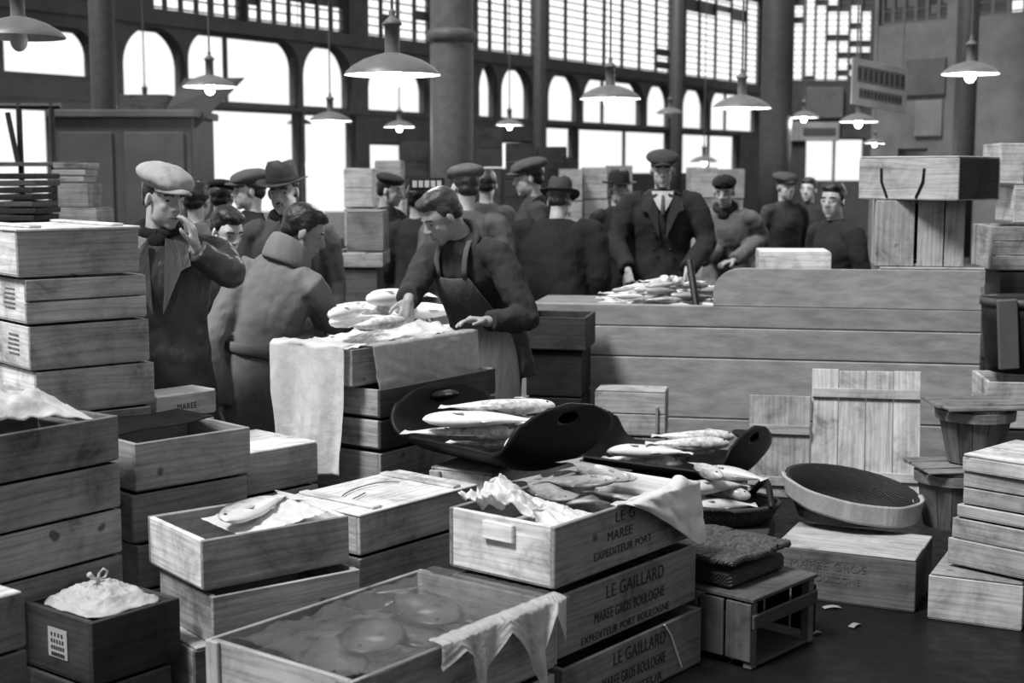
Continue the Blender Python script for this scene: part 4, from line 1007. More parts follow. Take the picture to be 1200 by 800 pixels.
# large oval wicker basket with pale cloth on its rim
p = atY(982, 612, 5.85)
wb = empty('wicker_basket', (p.x + .06, p.y + .02, .238), R(-14), 'large oval dark wicker basket with a pale cloth over its front rim', 'basket')
bm = bmesh.new(); bowl(bm, .22, .28, .15, .016, 1.0, .6)
for v in bm.verts: v.co.z += v.co.z * (.45 * v.co.y / .17 - .5 * v.co.x / .28) * .6
link('body', bm, WICKER, wb, True, .014)
def lin(u, v):
    a = R(185) + R(185) * u; s_ = v; r_ = .286 + .004 * math.sin(u * 30)
    zr = .15 + .15 * (.45 * .6 * math.sin(a) / .17 * .28 - .5 * math.cos(a)) * .6
    ca, sa = math.cos(a), .6 * math.sin(a)
    if s_ < .3: k_ = 1 - .12 * (1 - s_ / .3); return Vector((r_ * k_ * ca, r_ * k_ * sa, zr + .010 - .03 * (1 - s_ / .3)))
    k_ = 1.03 - .10 * (s_ - .3); return Vector((r_ * k_ * ca, r_ * k_ * sa, zr + .012 - .095 * (s_ - .3) / .7))
tag(sheet('rim_cloth', lin, 50, 12, cloth('sackcloth', 300, 0.9, .4), wb, .004), 'pale sackcloth edging').color = (.36, .36, .36, 1)
# rough hamper on the slatted crate
fc = fr.matrix_world.copy(); hm = empty('wicker_hamper', (fr.location.x - .10, fr.location.y + .25, .260), R(48), 'dark flat wicker hamper with a rough woven lid, on the slatted crate', 'hamper')
bm = bmesh.new(); box(bm, (-.1, -.14, 0), (.26, .2, .06), .012); link('body', bm, WICKER, hm, False, .02)
hl = sheet('lid', lambda u, v: Vector((-.115 + .39 * u, -.155 + .37 * v, .068 + .022 * ridged(Vector((u * 9, v * 26, 1)), 3) + .01 * noise.noise(Vector((u * 3, v * 3, 0))))), 60, 60, WICKER, hm, .02); hl.color = (.075,) * 3 + (1,)
hl.modifiers[0].offset = -1
# scraps on the floor
for n_, (px, py, a, s_, lb) in enumerate(((955, 742, .4, .045, 'small paper scrap on the wet floor nearest the slatted crate'), (1002, 733, .8, .05, 'small paper scrap on the wet floor between the slatted crate and the low box'), (975, 712, .1, .06, 'wet paper scrap on the floor touching the low stained box'))):
    c_ = onz(px, py, .003); q_ = sheet('paper_scrap', lambda u, v: Vector(((u - .5) * s_ * 1.2, (v - .5) * s_ * .5, .006 * math.sin(u * 3.1) + .003)), 6, 4, PANEL, None, .001); q_.color = (1.6, 1.6, 1.6, 1); q_.location = c_; q_.rotation_euler = (0, 0, a); tag(q_, lb, 'paper scrap'); q_.location.z = .002
# ------------------------------------------------------------------ far goods and fittings
def pile(px0, px1, Y, tops, name, label, group, tone, dep=.5, boards=2, yaw=0, ytop=None, n=5, cat='crate'):
    """column of boxes from the floor up to the height seen at ytop"""
    a = atY(px0, ytop, Y); b = atY(px1, ytop, Y); H_ = a.z; h = H_ / n
    words_ = ['lowest', 'second', 'third', 'fourth', 'fifth', 'sixth', 'seventh', 'eighth', 'ninth', 'tenth', 'eleventh', 'twelfth', 'thirteenth', 'fourteenth']
    for k_ in range(n):
        nm_ = ('topmost ' if k_ == n - 1 else words_[k_] + ' ') + label
        crate(name, (a.x + rq.uniform(-.01, .01), Y), R(yaw + rq.uniform(-1, 1)), (b - a).length, dep, k_ * h + .001, h - .012, nm_, group, tone=tone * rq.uniform(.85, 1.15), jitter=0, boards=boards, lid=1 if k_ == n - 1 else None, cat=cat, solid=True)
    return a, b, H_
GB = 'pale crates piled far behind the bent workers'
pile(404, 437, 12.6, None, 'pale_crate', 'crate of the pale far pile left of the striding man', GB, .55, ytop=197, n=5)
pile(440, 470, 13.4, None, 'pale_crate', 'crate of the taller pale far pile behind the striding man', GB, .5, ytop=188, n=5)
for i, (a_, b_, t_, lb) in enumerate(((655, 682, 198, 'directly right of the dark hampers'), (684, 712, 196, 'second right of the dark hampers'), (714, 742, 194, 'left of the tall capped man'), (812, 842, 196, 'right of the tall capped man'), (846, 872, 198, 'left of the dark iron column'))):
    pile(a_, b_, 15.5 + .3 * i, None, 'pale_crate', 'crate of the pale far pile ' + lb, GB, .42, ytop=t_, n=5)
GC = 'dark hampers piled around the thick column'
for a_, b_, t_, lb in ((470, 503, 166, 'left of the thick column'), (557, 587, 150, 'right of the thick column'), (592, 626, 168, 'behind the capped head right of the bent worker'), (630, 664, 172, 'next to the pale far crates')):
    pile(a_, b_, 16.2, None, 'dark_hamper', 'dark hamper of the pile ' + lb, GC, .05, ytop=t_, n=5, cat='hamper')
# dark chest with slab and box behind the workers
a = atY(396, 362, 8.7); wd = (atY(442, 362, 8.7) - a).length
crate('dark_chest', (a.x, 8.7), 0, wd, .5, .001, 1.11, 'tall dark chest behind the grey-coated man\'s head', None, tone=.09, boards=4, jitter=0, cat='chest')
crate('shallow_crate', (a.x - .02, 8.68), 0, wd + .06, .5, 1.113, .09, 'shallow pale crate lying on the tall dark chest', None, tone=.34, jitter=0)
crate('grey_box', (a.x + .06, 8.72), 0, wd - .02, .4, 1.21, .235, 'grey box on the shallow crate above the tall dark chest', None, tone=.2, jitter=0, lid=1, cat='box')
# wooden booth with a raised flap
BY = 15.0; a = atY(64, 200, BY); b = atY(226, 200, BY); bw_ = b.x - a.x
bo = empty('market_booth', (a.x, BY, 0), 0, 'dark panelled wooden booth behind the flat-capped man', 'booth')
bm = bmesh.new(); box(bm, (0, 0, 0), (bw_, 1.1, 2.25), .01); link('booth_body', bm, PANEL, bo, tone=.5)
for x0, x1 in ((.06, .62), (.74, bw_ - .08)):
    for z0_, z1_ in ((.15, 1.0), (1.1, 2.1)):
        bm = bmesh.new(); box(bm, (x0, -.025, z0_), (x1, -.001, z1_), .012); link('panel', bm, PANEL, bo, tone=.62)
bm = bmesh.new(); box(bm, (-.05, -.06, 2.251), (bw_ + .05, 1.15, 2.33), .01); link('cornice', bm, PANEL, bo, tone=.75)
fa = [atY(195, 127, BY + .1), atY(216, 92, BY + .9), atY(286, 91, BY + .9), atY(229, 150, BY + .1)]
bm = bmesh.new(); vs = [bm.verts.new(q_ - Vector((a.x, BY, 0)) + Vector((0, dz_, 0))) for dz_ in (0, .05) for q_ in fa]
bm.faces.new(vs[:4]); bm.faces.new(vs[4:][::-1])
for i in range(4): bm.faces.new((vs[i], vs[(i + 1) % 4], vs[4 + (i + 1) % 4], vs[4 + i]))
link('raised_flap', bm, PANEL, bo, tone=.4)
a2 = atY(140, 118, BY + .3); b3 = atY(196, 110, BY + .3)
crate('dark_crate', (a2.x, BY + .3), 0, (b3 - a2).length, .5, 2.334, .17, 'dark box on top of the wooden booth', None, tone=.08, jitter=0)
# rack with bright gaps at the left, stacks in front of it
ra = empty('stall_rack', (atY(-20, 200, 10.5).x, 10.5, 0), 0, 'dark iron stall rack with a shelf at the left edge', 'rack')
ox = ra.location.x
def bar(nm_, p0, p1, r_):
    bm = bmesh.new(); tube(bm, [Vector(p0) - ra.location, Vector(p1) - ra.location], [r_, r_], n=8, cap=.1); link(nm_, bm, IRON, ra, False, .35)
z_a = atY(0, 124, 10.5).z; z_b = atY(0, 190, 10.5).z
for px in (-16, 25, 63): q_ = atY(px, 200, 10.5); bar('post', (q_.x, 10.5, 0), (q_.x, 10.5, z_a + .02), .022)
bar('rail', (ox, 10.5, z_a), (atY(66, 0, 10.5).x, 10.5, z_a), .022)
bar('brace', (atY(4, 0, 10.47).x, 10.455, z_a - .05), (atY(14, 0, 10.47).x, 10.455, z_b), .02)
bm = bmesh.new(); q_ = atY(96, 190, 10.5).x - ox; box(bm, (0, -.16, z_b - .03), (q_, -.03, z_b), .004); link('shelf', bm, WX, ra, tone=.12)
# trays stacked at the left and tilted pale boxes
a = atY(-8, 268, 8.2); b = atY(41, 268, 8.2); z0_ = a.z
crate('dark_crate', (a.x, 8.2), 0, (b - a).length, .5, .001, z0_ - .02, 'dark crate on the floor under the stacked dark trays at the left', None, tone=.05, jitter=0, boards=4, lid=1)
hh_ = (atY(0, 202, 8.2).z - z0_) / 8
for k_ in range(8):
    crate('dark_tray', (a.x + rq.uniform(-.015, .015), 8.2), 0, (b - a).length, .45, z0_ + .002 + k_ * hh_, hh_ - .008, ['lowest', 'second lowest', 'third lowest', 'fourth lowest', 'fourth topmost', 'third topmost', 'second topmost', 'topmost'][k_] + ' shallow dark tray of the stack at the left edge', 'dark trays stacked at the left edge', tone=.045 if k_ % 3 else .1, jitter=0, cat='tray')
a = atY(58, 246, 8.9); wd_ = (atY(112, 246, 8.9) - a).length
crate('dark_crate', (a.x, 8.9), 0, wd_, .45, .001, a.z - .14, 'tall dark crate on the floor under the pale boxes left of the booth', None, tone=.1, jitter=0, boards=4, lid=1)
crate('pale_box', (a.x + .02, 8.9), 0, wd_ * .95, .4, a.z - .12, .12, 'pale box cut by the tall stack, lowest of the pale boxes left of the booth', None, tone=.36, jitter=0, cat='box', lid=1)
crate('pale_box', (a.x + .05, 8.92), 0, .19, .3, a.z + .013, .15, 'pale box in the middle of the pile left of the booth', None, tone=.34, jitter=0, cat='box')
for k_ in range(3):
    crate('pale_box', (a.x - .0 + .012 * k_, 8.93), R(2), .21, .3, a.z + .17 + .042 * k_, .036, ['thin pale box just above the middle box left of the booth', 'thin pale box second from the top left of the booth', 'thin pale box topmost in the pile left of the booth'][k_], None, tone=.4, jitter=0, cat='box')
# signs
q0, q1, q2, q3 = atY(1000, 67, 14.0), atY(1065, 82, 14.6), atY(1062, 133, 14.6), atY(998, 122, 14.0)
sg = empty('hanging_sign', q3, 0, 'tilted framed sign with two dark lettered bands hanging at the upper right', 'sign')
ux = (q2 - q3); uw = ux.length; ux.normalize(); uz = (q0 - q3); uh = uz.length; uz.normalize(); un = ux.cross(uz).normalized()
Msg = Matrix((ux, -un, uz)).transposed()
def sbox(nm_, x0, x1, z0_, z1_, y0_, y1_, mat, tone, par=sg):
    bm = bmesh.new(); box(bm, (x0 * uw, y0_, z0_ * uh), (x1 * uw, y1_, z1_ * uh), .002)
    for v in bm.verts: v.co = Msg @ v.co
    return link(nm_, bm, mat, par, tone=tone)
sbox('sign_board', 0, 1, 0, 1, 0, .02, PANEL, 2.1)
for nm_, z0_, z1_, x0, x1 in (('upper_band', .50, .86, .08, .95), ('lower_band', .16, .38, .12, .9)):
    bnd = sbox(nm_, x0, x1, z0_, z1_, -.006, -.0005, PANEL, .8)
    nn_ = 9 if nm_ == 'upper_band' else 12
    for k_ in range(nn_):
        w_ = (x1 - x0) / nn_; xx = x0 + w_ * (k_ + .15); sbox('letter_mark', xx, xx + w_ * rq.uniform(.4, .7), z0_ + .05, z1_ - .05, -.009, -.0065, STENCIL, 1.6, bnd)
for x in (.08, .92):
    p0 = Msg @ Vector((x * uw, 0.01, uh)); bm = bmesh.new(); tube(bm, [p0, Vector((p0.x, p0.y, 8.0 - q3.z))], [.008, .008], n=6, cap=.1); link('hanging_rod', bm, IRON, sg)
for px0, px1, py0, py1, tone, lb, bandy in ((946, 990, 102, 138, 1.2, 'plain grey notice board on the far end wall, left of the framed sign', None), (926, 985, 143, 165, 2.6, 'pale notice with a dark band on the far end wall below the grey board', (.3, .7))):
    a, b = atY(px0, py1, 37.3), atY(px1, py0, 37.3)
    nb_ = empty('wall_sign', (a.x, 37.4, a.z), 0, lb, 'sign')
    bm = bmesh.new(); box(bm, (0, 0, 0), (b.x - a.x, .079, b.z - a.z), .01); link('board', bm, PANEL, nb_, tone=tone)
    if bandy: bm = bmesh.new(); box(bm, (.35, -.012, bandy[0] * (b.z - a.z)), (b.x - a.x - .1, -.001, bandy[1] * (b.z - a.z)), .002); link('dark_band', bm, PANEL, nb_, tone=.7)
# small number board behind the bent worker
a = atY(480, 223, 9.6); b = atY(521, 208, 9.6)
nb_ = empty('number_board', (a.x, 9.6, 0), 0, 'dark scale board with a row of pale figures behind the bent worker', 'scale board')
bm = bmesh.new(); box(bm, (0, 0, a.z), (b.x - a.x, .06, b.z), .006); link('board', bm, DARKWOOD, nb_)
bm = bmesh.new(); xm = (b.x - a.x) / 2; box(bm, (xm - .03, .0, 0), (xm + .03, .05, a.z - .001), .004); link('post', bm, DARKWOOD, nb_)
for k_ in range(5):
    bm = bmesh.new(); x = .02 + k_ * (b.x - a.x - .03) / 5; box(bm, (x, -.006, a.z + .02), (x + .03, -.0005, b.z - .02), .001); link('figure_plate', bm, LINEN, nb_, tone=.7)
for px0, px1, py0, py1, tone, lb in ((1066, 1112, 68, 112, .75, 'dark board on the right gallery wall beside the framed sign'), (1078, 1110, 118, 160, 1.35, 'paler board on the right gallery wall below the dark board')):
    zz0 = atY(0, py1, 22.6).z; zz1 = atY(0, py0, 22.6).z; s0_, s1_ = SG(px0), SG(px1)
    if zz0 < 2.06: zz0 = 2.12
    nb_ = empty('wall_board', WG, gang, lb, 'board'); bm = bmesh.new(); box(bm, (s0_, -.17, zz0), (s1_, -.121, zz1), .01); link('board', bm, PANEL, nb_, tone=tone)
# ------------------------------------------------------------------ people
def rotm(yaw=0, pitch=0, roll=0):
    """yaw + = to the person's left, pitch + = nod down, roll + = towards the right shoulder (person faces +Y)"""
    return Matrix.Rotation(R(yaw), 3, 'Z') @ Matrix.Rotation(R(-pitch), 3, 'X') @ Matrix.Rotation(R(roll), 3, 'Y')
def remesh(o, vox, smooth=3, disp=None):
    m = o.modifiers.new('surface', 'REMESH'); m.mode = 'VOXEL'; m.voxel_size = vox; m.use_smooth_shade = True
    if smooth:
        s_ = o.modifiers.new('smooth', 'SMOOTH'); s_.factor = .5; s_.iterations = smooth
    if disp:
        tx = bpy.data.textures.new('folds', 'CLOUDS'); tx.noise_scale = disp[0]; tx.noise_depth = 2
        d_ = o.modifiers.new('folds', 'DISPLACE'); d_.texture = tx; d_.strength = disp[1]; d_.mid_level = .5; d_.texture_coords = 'LOCAL'
    return o
def hand(bm, wrist, d, n, curl=25, left=False, s=1.0, spread=6):
    """palm + five fingers; d = finger direction, n = palm normal (the way the palm looks)"""
    d = Vector(d).normalized(); n = (Vector(n) - d * d.dot(Vector(n))).normalized(); side = d.cross(n) * (1 if left else -1)   # side points to the thumb
    w_ = Vector(wrist)
    for k in range(5):
        c = w_ + d * (.018 + .017 * k) * s; ell(bm, c, (.02 * s, .02 * s, .02 * s), None, 10, 8)
    for q in (-1.5, -.5, .5, 1.5):
        tube(bm, [w_ + d * .02 * s + side * q * .012 * s, w_ + d * .088 * s + side * q * .0205 * s], [.0145 * s, .0115 * s], n=8)
    for q, ln in ((1.5, .92), (.5, 1.0), (-.5, .95), (-1.5, .76)):
        p = w_ + d * .088 * s + side * q * .0215 * s; a = R(spread) * q; dd = (d * math.cos(a) + side * math.sin(a)).normalized(); pts = [p]; cur = 0
        for seg, l_ in enumerate((.038, .026, .021)):
            cur += R(curl) * (.8, 1.0, .8)[seg]; v = dd * math.cos(cur) + n * math.sin(cur); p = p + v * l_ * ln * s; pts.append(p)
        tube(bm, pts, [.0100 * s, .0093 * s, .0085 * s, .0072 * s], n=8)
    p = w_ + d * .028 * s + side * .026 * s; pts = [p]
    for l_, a in ((.036, 50), (.03, 32), (.024, 18)):
        v = d * math.cos(R(a)) + side * math.sin(R(a)) + n * .35; p = p + v.normalized() * l_ * s; pts.append(p)
    tube(bm, pts, [.015 * s, .0125 * s, .011 * s, .009 * s], n=8)
def head_vol(bm, c, M, s=1.0, fat=1.0):
    def E(p, r, rot=None): ell(bm, c + M @ (Vector(p) * s), [x * s for x in r], (M @ rot) if rot is not None else M, 18, 12)
    def T(pts, rs): tube(bm, [c + M @ (Vector(p) * s) for p in pts], [r * s for r in rs], n=10)
    E((0, -.018, .038), (.074, .094, .078)); E((0, .012, .02), (.069, .078, .075))
    E((0, .028, -.035), (.062 * fat, .057, .074)); E((0, .02, -.062), (.057 * fat, .055, .05)); E((0, .045, -.06), (.045 * fat, .04, .045)); E((0, .058, -.096), (.026, .022, .02))
    T([(-.047, .062, .030), (0, .079, .031), (.047, .062, .030)], [.011, .0125, .011])
    for sx in (-1, 1):
        E((sx * .036 * fat, .054, -.020), (.021, .022, .020)); E((sx * .047 * fat, .016, -.06), (.011, .036, .026))
        E((sx * .0335, .068, .008), (.013, .010, .0105)); E((sx * .013, .092, -.026), (.0085, .011, .008))
        E((sx * .079, -.010, -.005), (.009, .020, .031), Euler((R(-10), 0, R(sx * -22))).to_matrix())
    T([(0, .080, .026), (0, .090, .004), (0, .104, -.020), (0, .101, -.028)], [.009, .0098, .0128, .0115])
    E((0, .076, -.048), (.024, .016, .014))
    T([(-.022, .076, -.058), (0, .086, -.055), (.022, .076, -.058)], [.0055, .008, .0055]); T([(-.02, .075, -.070), (0, .085, -.070), (.02, .075, -.070)], [.0055, .0085, .0055])
    T([(0, -.04, -.03), (0, -.03, -.13)], [.052, .052])
def person(label, x, y, face, h=1.72, lean=0, side=0, hd=(0, 0, 0), arms=None, group=None, coat=.05, mat=None, hem=.55, hat=None, hair=None, trousers=.03, skin=1.0, vox=.012, bulk=1.0, belt=None, collar=None, lapel=None, scarf=None, apron=None, shirt=None, fist=False, headback=0.0, turned_collar=None, stache=False, folds=(.10, .022), buttons=0, z0=0.0, shade=0, crouch=0.0):
    """face = direction the body looks, degrees: 0 = to the camera, + = to the right of the photo"""
    psi = R(180 + face); o = empty('person', (x, y, z0 + .002), psi, label, 'person', group)
    s = h / 1.72; mat = mat or CLOTH
    Wm = Matrix.Translation((x, y, z0)) @ Matrix.Rotation(psi, 4, 'Z'); inv = Wm.inverted(); i3 = inv.to_3x3()
    pel = Vector((0, 0, .92 * s - crouch)); kn = .012 + crouch * .9; Rl = Matrix.Rotation(R(side), 3, 'Y') @ Matrix.Rotation(R(-lean), 3, 'X'); Rh = Matrix.Rotation(R(side * .5), 3, 'Y') @ Matrix.Rotation(R(-lean * .45), 3, 'X')
    def B(p, m=Rl): return pel + m @ (Vector(p) * s)
    waist = B((0, 0, .14), Rh); lift = waist - pel - Rl @ Vector((0, 0, .14 * s))
    def U(p): return B(p) + lift
    chest = U((0, .01, .33)); neck = U((0, -.012, .53)); Xa = Rl @ Vector((1, 0, 0))
    Mh = rotm(*hd); hc = neck + (Rl @ Vector((0, .012 - headback, 0)) + Mh @ Vector((0, .02, .15))) * s
    sh = {1: U((.178 * bulk, -.005, .452)), -1: U((-.178 * bulk, -.005, .452))}    # +1 = person's right
    pose = {}
    for k, sg in (('R', 1), ('L', -1)):
        a = (arms or {}).get(k)
        if a is None: el = sh[sg] + Vector((sg * .06, -.03, -.28)) * s; wr = el + Vector((sg * .0, .07, -.245)) * s; d_, n_ = Vector((0, .15, -1)), Vector((-sg, .2, 0))
        else: el, wr = inv @ Vector(a[0]), inv @ Vector(a[1]); d_, n_ = i3 @ Vector(a[2]), i3 @ Vector(a[3])
        pose[sg] = (sh[sg], el, wr, d_.normalized(), n_)
    # --- body (one continuous surface)
    bm = bmesh.new(); head_vol(bm, hc, Mh, s)
    tube(bm, [hc + Mh @ Vector((0, -.03, -.05)) * s, neck + Vector((0, 0, .03)), neck, U((0, 0, .42))], [.052 * s, .053 * s, .062 * s, .1 * s], n=14)
    tube(bm, [pel - Vector((0, 0, .10 * s)), pel, waist, chest, U((0, 0, .43)), neck], [(.14 * s, .10 * s), (.145 * s, .105 * s), (.125 * s, .095 * s), (.145 * s, .1 * s), (.14 * s, .085 * s), (.055 * s, .055 * s)], xdir=Xa, n=18, sub=2)
    for sg in (1, -1):
        S_, El, Wr, d_, n_ = pose[sg]
        tube(bm, [U((sg * .09, 0, .45)), S_, El, Wr, Wr + d_ * .02], [.05 * s, .048 * s, .038 * s, .027 * s, .025 * s], n=10)
        hand(bm, Wr, d_, n_, 60 if fist else 22, sg < 0, s * .98)
        tube(bm, [pel + Vector((sg * .085, 0, -.02)) * s, Vector((sg * .09 * s, kn, .5 * s - crouch * .3)), Vector((sg * .095 * s, -.01, .1 * s)), Vector((sg * .1 * s, .06, .045)), ], [.075 * s, .052 * s, .038 * s, .035 * s], n=10)
    b = remesh(link('body', bm, SKIN, o, True, skin), min(vox, .0065), 4)
    # --- trousers, shoes
    bm = bmesh.new(); ell(bm, pel - Vector((0, 0, .02)), (.175 * s, .13 * s, .13 * s))
    for sg in (1, -1): tube(bm, [pel + Vector((sg * .085, 0, 0)) * s, Vector((sg * .092 * s, kn, .5 * s - crouch * .3)), Vector((sg * .1 * s, 0, .07))], [.1 * s, .078 * s, .072 * s], n=12)
    remesh(link('trousers', bm, CLOTH, o, True, trousers), max(vox, .014), 2)
    for sg in (1, -1):
        bm = bmesh.new(); tube(bm, [(sg * .1 * s, -.05, .055), (sg * .1 * s, .03, .06), (sg * .105 * s, .12, .045), (sg * .108 * s, .19, .035)], [(.042, .053), (.043, .055), (.048, .04), (.036, .03)], n=12); link('shoe', bm, DARKWOOD, o, True)
    # --- coat
    bm = bmesh.new(); q = bulk * s
    ring = [(.0, .165, .118, waist), (0, .185, .128, chest), (0, .182, .112, U((0, 0, .42))), (0, .145, .086, U((0, -.005, .492))), (0, .070, .068, U((0, -.012, .555)))]
    pts = [Vector((0, -.01, hem * s)), Vector((0, -.01, (hem + .92) / 2 * s)), pel] + [r_[3] for r_ in ring]
    rd = [(.215 * q, .165 * q), (.2 * q, .15 * q), (.182 * q, .132 * q)] + [(r_[1] * q, r_[2] * q) for r_ in ring]
    if hem > .85: pts = pts[2:]; rd = rd[2:]; pts[0] = pel - Vector((0, 0, .06))
    tube(bm, pts, rd, xdir=Xa, n=26, sub=3, cap=.05)
    for sg in (1, -1):
        S_, El, Wr, d_, n_ = pose[sg]
        mid = (S_ + El) / 2 + (S_ + El - 2 * chest).normalized() * .008
        tube(bm, [U((sg * .08, -.004, .462)), S_, mid, El, (El + Wr) / 2, Wr - (Wr - El).normalized() * .005], [.072 * q, .073 * q, .066 * q, .060 * q, .055 * q, .05 * q], n=14, sub=2, cap=.1)
        ell(bm, El, (.061 * q,) * 3)
    c_ = remesh(link('coat', bm, mat, o, True, coat), max(vox, .011), 3, folds)
    def strip(name, pth, wd, th, tone, m_=None, par=None):
        bm = bmesh.new(); tube(bm, pth, [(wd, th)] * len(pth), xdir=Xa, n=8, sub=2, cap=.1); return link(name, bm, m_ or mat, par or o, True, tone)
    if collar:      # folded collar round the neck
        bm = bmesh.new(); n_ = 18
        P = [U((.082 * math.sin(a) * bulk, .072 * math.cos(a) - .012, .535 - .03 * math.cos(a) + .0)) for a in [R(20) + R(320) * i / n_ for i in range(n_ + 1)]]
        tube(bm, P, [(.012, .036)] * len(P), xdir=(P[1] - P[0]).cross(Vector((0, 0, 1))), n=8, cap=.2); link('collar', bm, mat, o, True, collar)
    if turned_collar:
        bm = bmesh.new(); n_ = 20; rings = []
        for i in range(n_ + 1):
            a = R(35) + R(290) * i / n_
            lo = U((.105 * math.sin(a), .085 * math.cos(a) - .012, .505)); hi = U((.088 * math.sin(a), .082 * math.cos(a) - .02, .615 - .035 * math.cos(a)))
            outw = (lo - U((0, -.012, .5))).normalized()
            rings.append([bm.verts.new(p) for p in (lo, hi, hi + outw * .022 - Vector((0, 0, .004)), lo + outw * .03)])
        for A_, B_ in zip(rings, rings[1:]):
            for k in range(4): bm.faces.new((A_[k], A_[(k + 1) % 4], B_[(k + 1) % 4], B_[k]))
        bm.faces.new(rings[0]); bm.faces.new(rings[-1][::-1]); l_ = link('turned_up_collar', bm, mat, o, True, turned_collar); sb_ = l_.modifiers.new('s', 'SUBSURF'); sb_.levels = sb_.render_levels = 2
    if lapel:
        for sg in (1, -1):
            bm = bmesh.new(); vs_ = []
            pl = [(sg * .03, .10, .53), (sg * .105, .088, .50), (sg * .12, .122, .42), (sg * .085, .132, .40), (sg * .018, .150, .22)]
            pl = [(x_ * bulk, y_ * bulk, z_) for x_, y_, z_ in pl]
            a_ = [bm.verts.new(U(p)) for p in pl]; b_ = [bm.verts.new(U((p[0], p[1] + .014, p[2]))) for p in pl]
            bm.faces.new(a_); bm.faces.new(b_[::-1])
            for i in range(5): bm.faces.new((a_[i], a_[(i + 1) % 5], b_[(i + 1) % 5], b_[i]))
            link('lapel', bm, mat, o, False, lapel)
    if shirt:
        bm = bmesh.new(); P5 = [(-.062, .082, .545), (-.05, .112, .49), (-.03, .132, .44), (0, .146, .385), (.03, .132, .44), (.05, .112, .49), (.062, .082, .545), (0, .100, .545)]
        P5 = [(x_ * bulk, y_ * bulk, z_) for x_, y_, z_ in P5]; cf = [bm.verts.new(U((0, .128 * bulk + k, .48))) for k in (0, .012)]
        r5 = [[bm.verts.new(U((x_, y_ + k, z_))) for x_, y_, z_ in P5] for k in (0, .012)]
        for i in range(8):
            j = (i + 1) % 8; bm.faces.new((cf[0], r5[0][j], r5[0][i])); bm.faces.new((cf[1], r5[1][i], r5[1][j])); bm.faces.new((r5[0][i], r5[0][j], r5[1][j], r5[1][i]))
        link('shirt', bm, LINEN, o, False, shirt)
        bm = bmesh.new(); tube(bm, [U((0, .122 * bulk + .012, .515)), U((0, .134 * bulk + .012, .46)), U((0, .150 * bulk + .004, .385))], [(.010, .006), (.014, .006), (.018, .006)], xdir=Xa, n=8); link('tie', bm, CLOTH, o, True, .1)
    if scarf:
        bm = bmesh.new(); P = [U((.078 * math.sin(a), .074 * math.cos(a) - .008, .555 - .02 * math.cos(a))) for a in [2 * math.pi * i / 20 for i in range(21)]]
        tube(bm, P, [.028] * 21, n=9, closed=False); ell(bm, U((.0, .08, .51)), (.05, .025, .04)); link('scarf', bm, CLOTH, o, True, scarf)
    if belt:
        bm = bmesh.new(); P = [pel * .35 + waist * .65 + Rh @ Vector((.184 * q * math.sin(a), .138 * q * math.cos(a), 0)) for a in [2 * math.pi * i / 32 for i in range(33)]]
        tube(bm, P, [(.010, .026)] * 33, xdir=(P[1] - P[0]).cross(Vector((0, 0, 1))), n=8, closed=False); link('belt', bm, mat, o, True, belt)
    if apron:
        g_ = []; bm = bmesh.new(); n_ = 14
        rows = [(Vector((0, 0, .45 * s)), .225, .175, 75), (Vector((0, 0, .7 * s)), .215, .165, 72), (pel, .2, .15, 68), (waist, .182, .14, 55), (chest, .196, .148, 40), (U((0, .0, .43)), .19, .132, 28)]
        for c0, rx, ry, am in rows:
            g_.append([[bm.verts.new(c0 + Xa * (rx + k) * q * math.sin(R(am) * (2 * i / n_ - 1)) + (Rl @ Vector((0, 1, 0)) if c0 is not rows[0][0] and c0 is not rows[1][0] else Vector((0, 1, 0))) * (ry + k + .004) * q * math.cos(R(am) * (2 * i / n_ - 1))) for i in range(n_ + 1)] for k in (0, .012)])
        for A_, B_ in zip(g_, g_[1:]):
            for k in (0, 1):
                for i in range(n_): bm.faces.new((A_[k][i], A_[k][i + 1], B_[k][i + 1], B_[k][i]))
            for i in (0, n_): bm.faces.new((A_[0][i], A_[1][i], B_[1][i], B_[0][i]))
        for A_ in (g_[0], g_[-1]):
            for i in range(n_): bm.faces.new((A_[0][i], A_[0][i + 1], A_[1][i + 1], A_[1][i]))
        l_ = link('apron', bm, CLOTH, o, True, apron); sb_ = l_.modifiers.new('s', 'SUBSURF'); sb_.levels = sb_.render_levels = 2
        for sg in (1, -1):
            strip('apron_strap', [U((sg * .075, .142, .42)), U((sg * .085, .10, .50)), U((sg * .08, .02, .548)), U((sg * .07, -.06, .52))], .016, .006, apron, CLOTH)
    for k in range(buttons):
        for sg in (1, -1):
            bm = bmesh.new(); ell(bm, U((sg * .055, .145 * bulk - .004, .26 - .12 * k)), (.013, .007, .013)); link('button', bm, DARKWOOD, o, True)
    # --- head things
    def hp(p): return hc + Mh @ (Vector(p) * s)
    for sx in (-1, 1):
        bm = bmesh.new(); ell(bm, hp((sx * .0325, .0745, .0085)), (.0105 * s, .0058 * s, .0048 * s), Mh, 10, 8); link('eye', bm, EYEM, o, True)
        bm = bmesh.new(); tube(bm, [hp((sx * .016, .086, .030)), hp((sx * .033, .083, .035)), hp((sx * .050, .070, .029))], [(.0045 * s, .004 * s)] * 3, xdir=(0, 0, 1), n=6); link('eyebrow', bm, HAIR, o, True)
    bm = bmesh.new(); tube(bm, [hp((-.02, .079, -.063)), hp((0, .0895, -.0625)), hp((.02, .079, -.063))], [(.0035 * s, .0035 * s)] * 3, n=6); link('mouth', bm, LIPM, o, True, .5)
    if stache:
        bm = bmesh.new(); tube(bm, [hp((-.016, .083, -.050)), hp((0, .093, -.044)), hp((.016, .083, -.050))], [(.006, .006)] * 3, n=8); link('moustache', bm, HAIR, o, True)
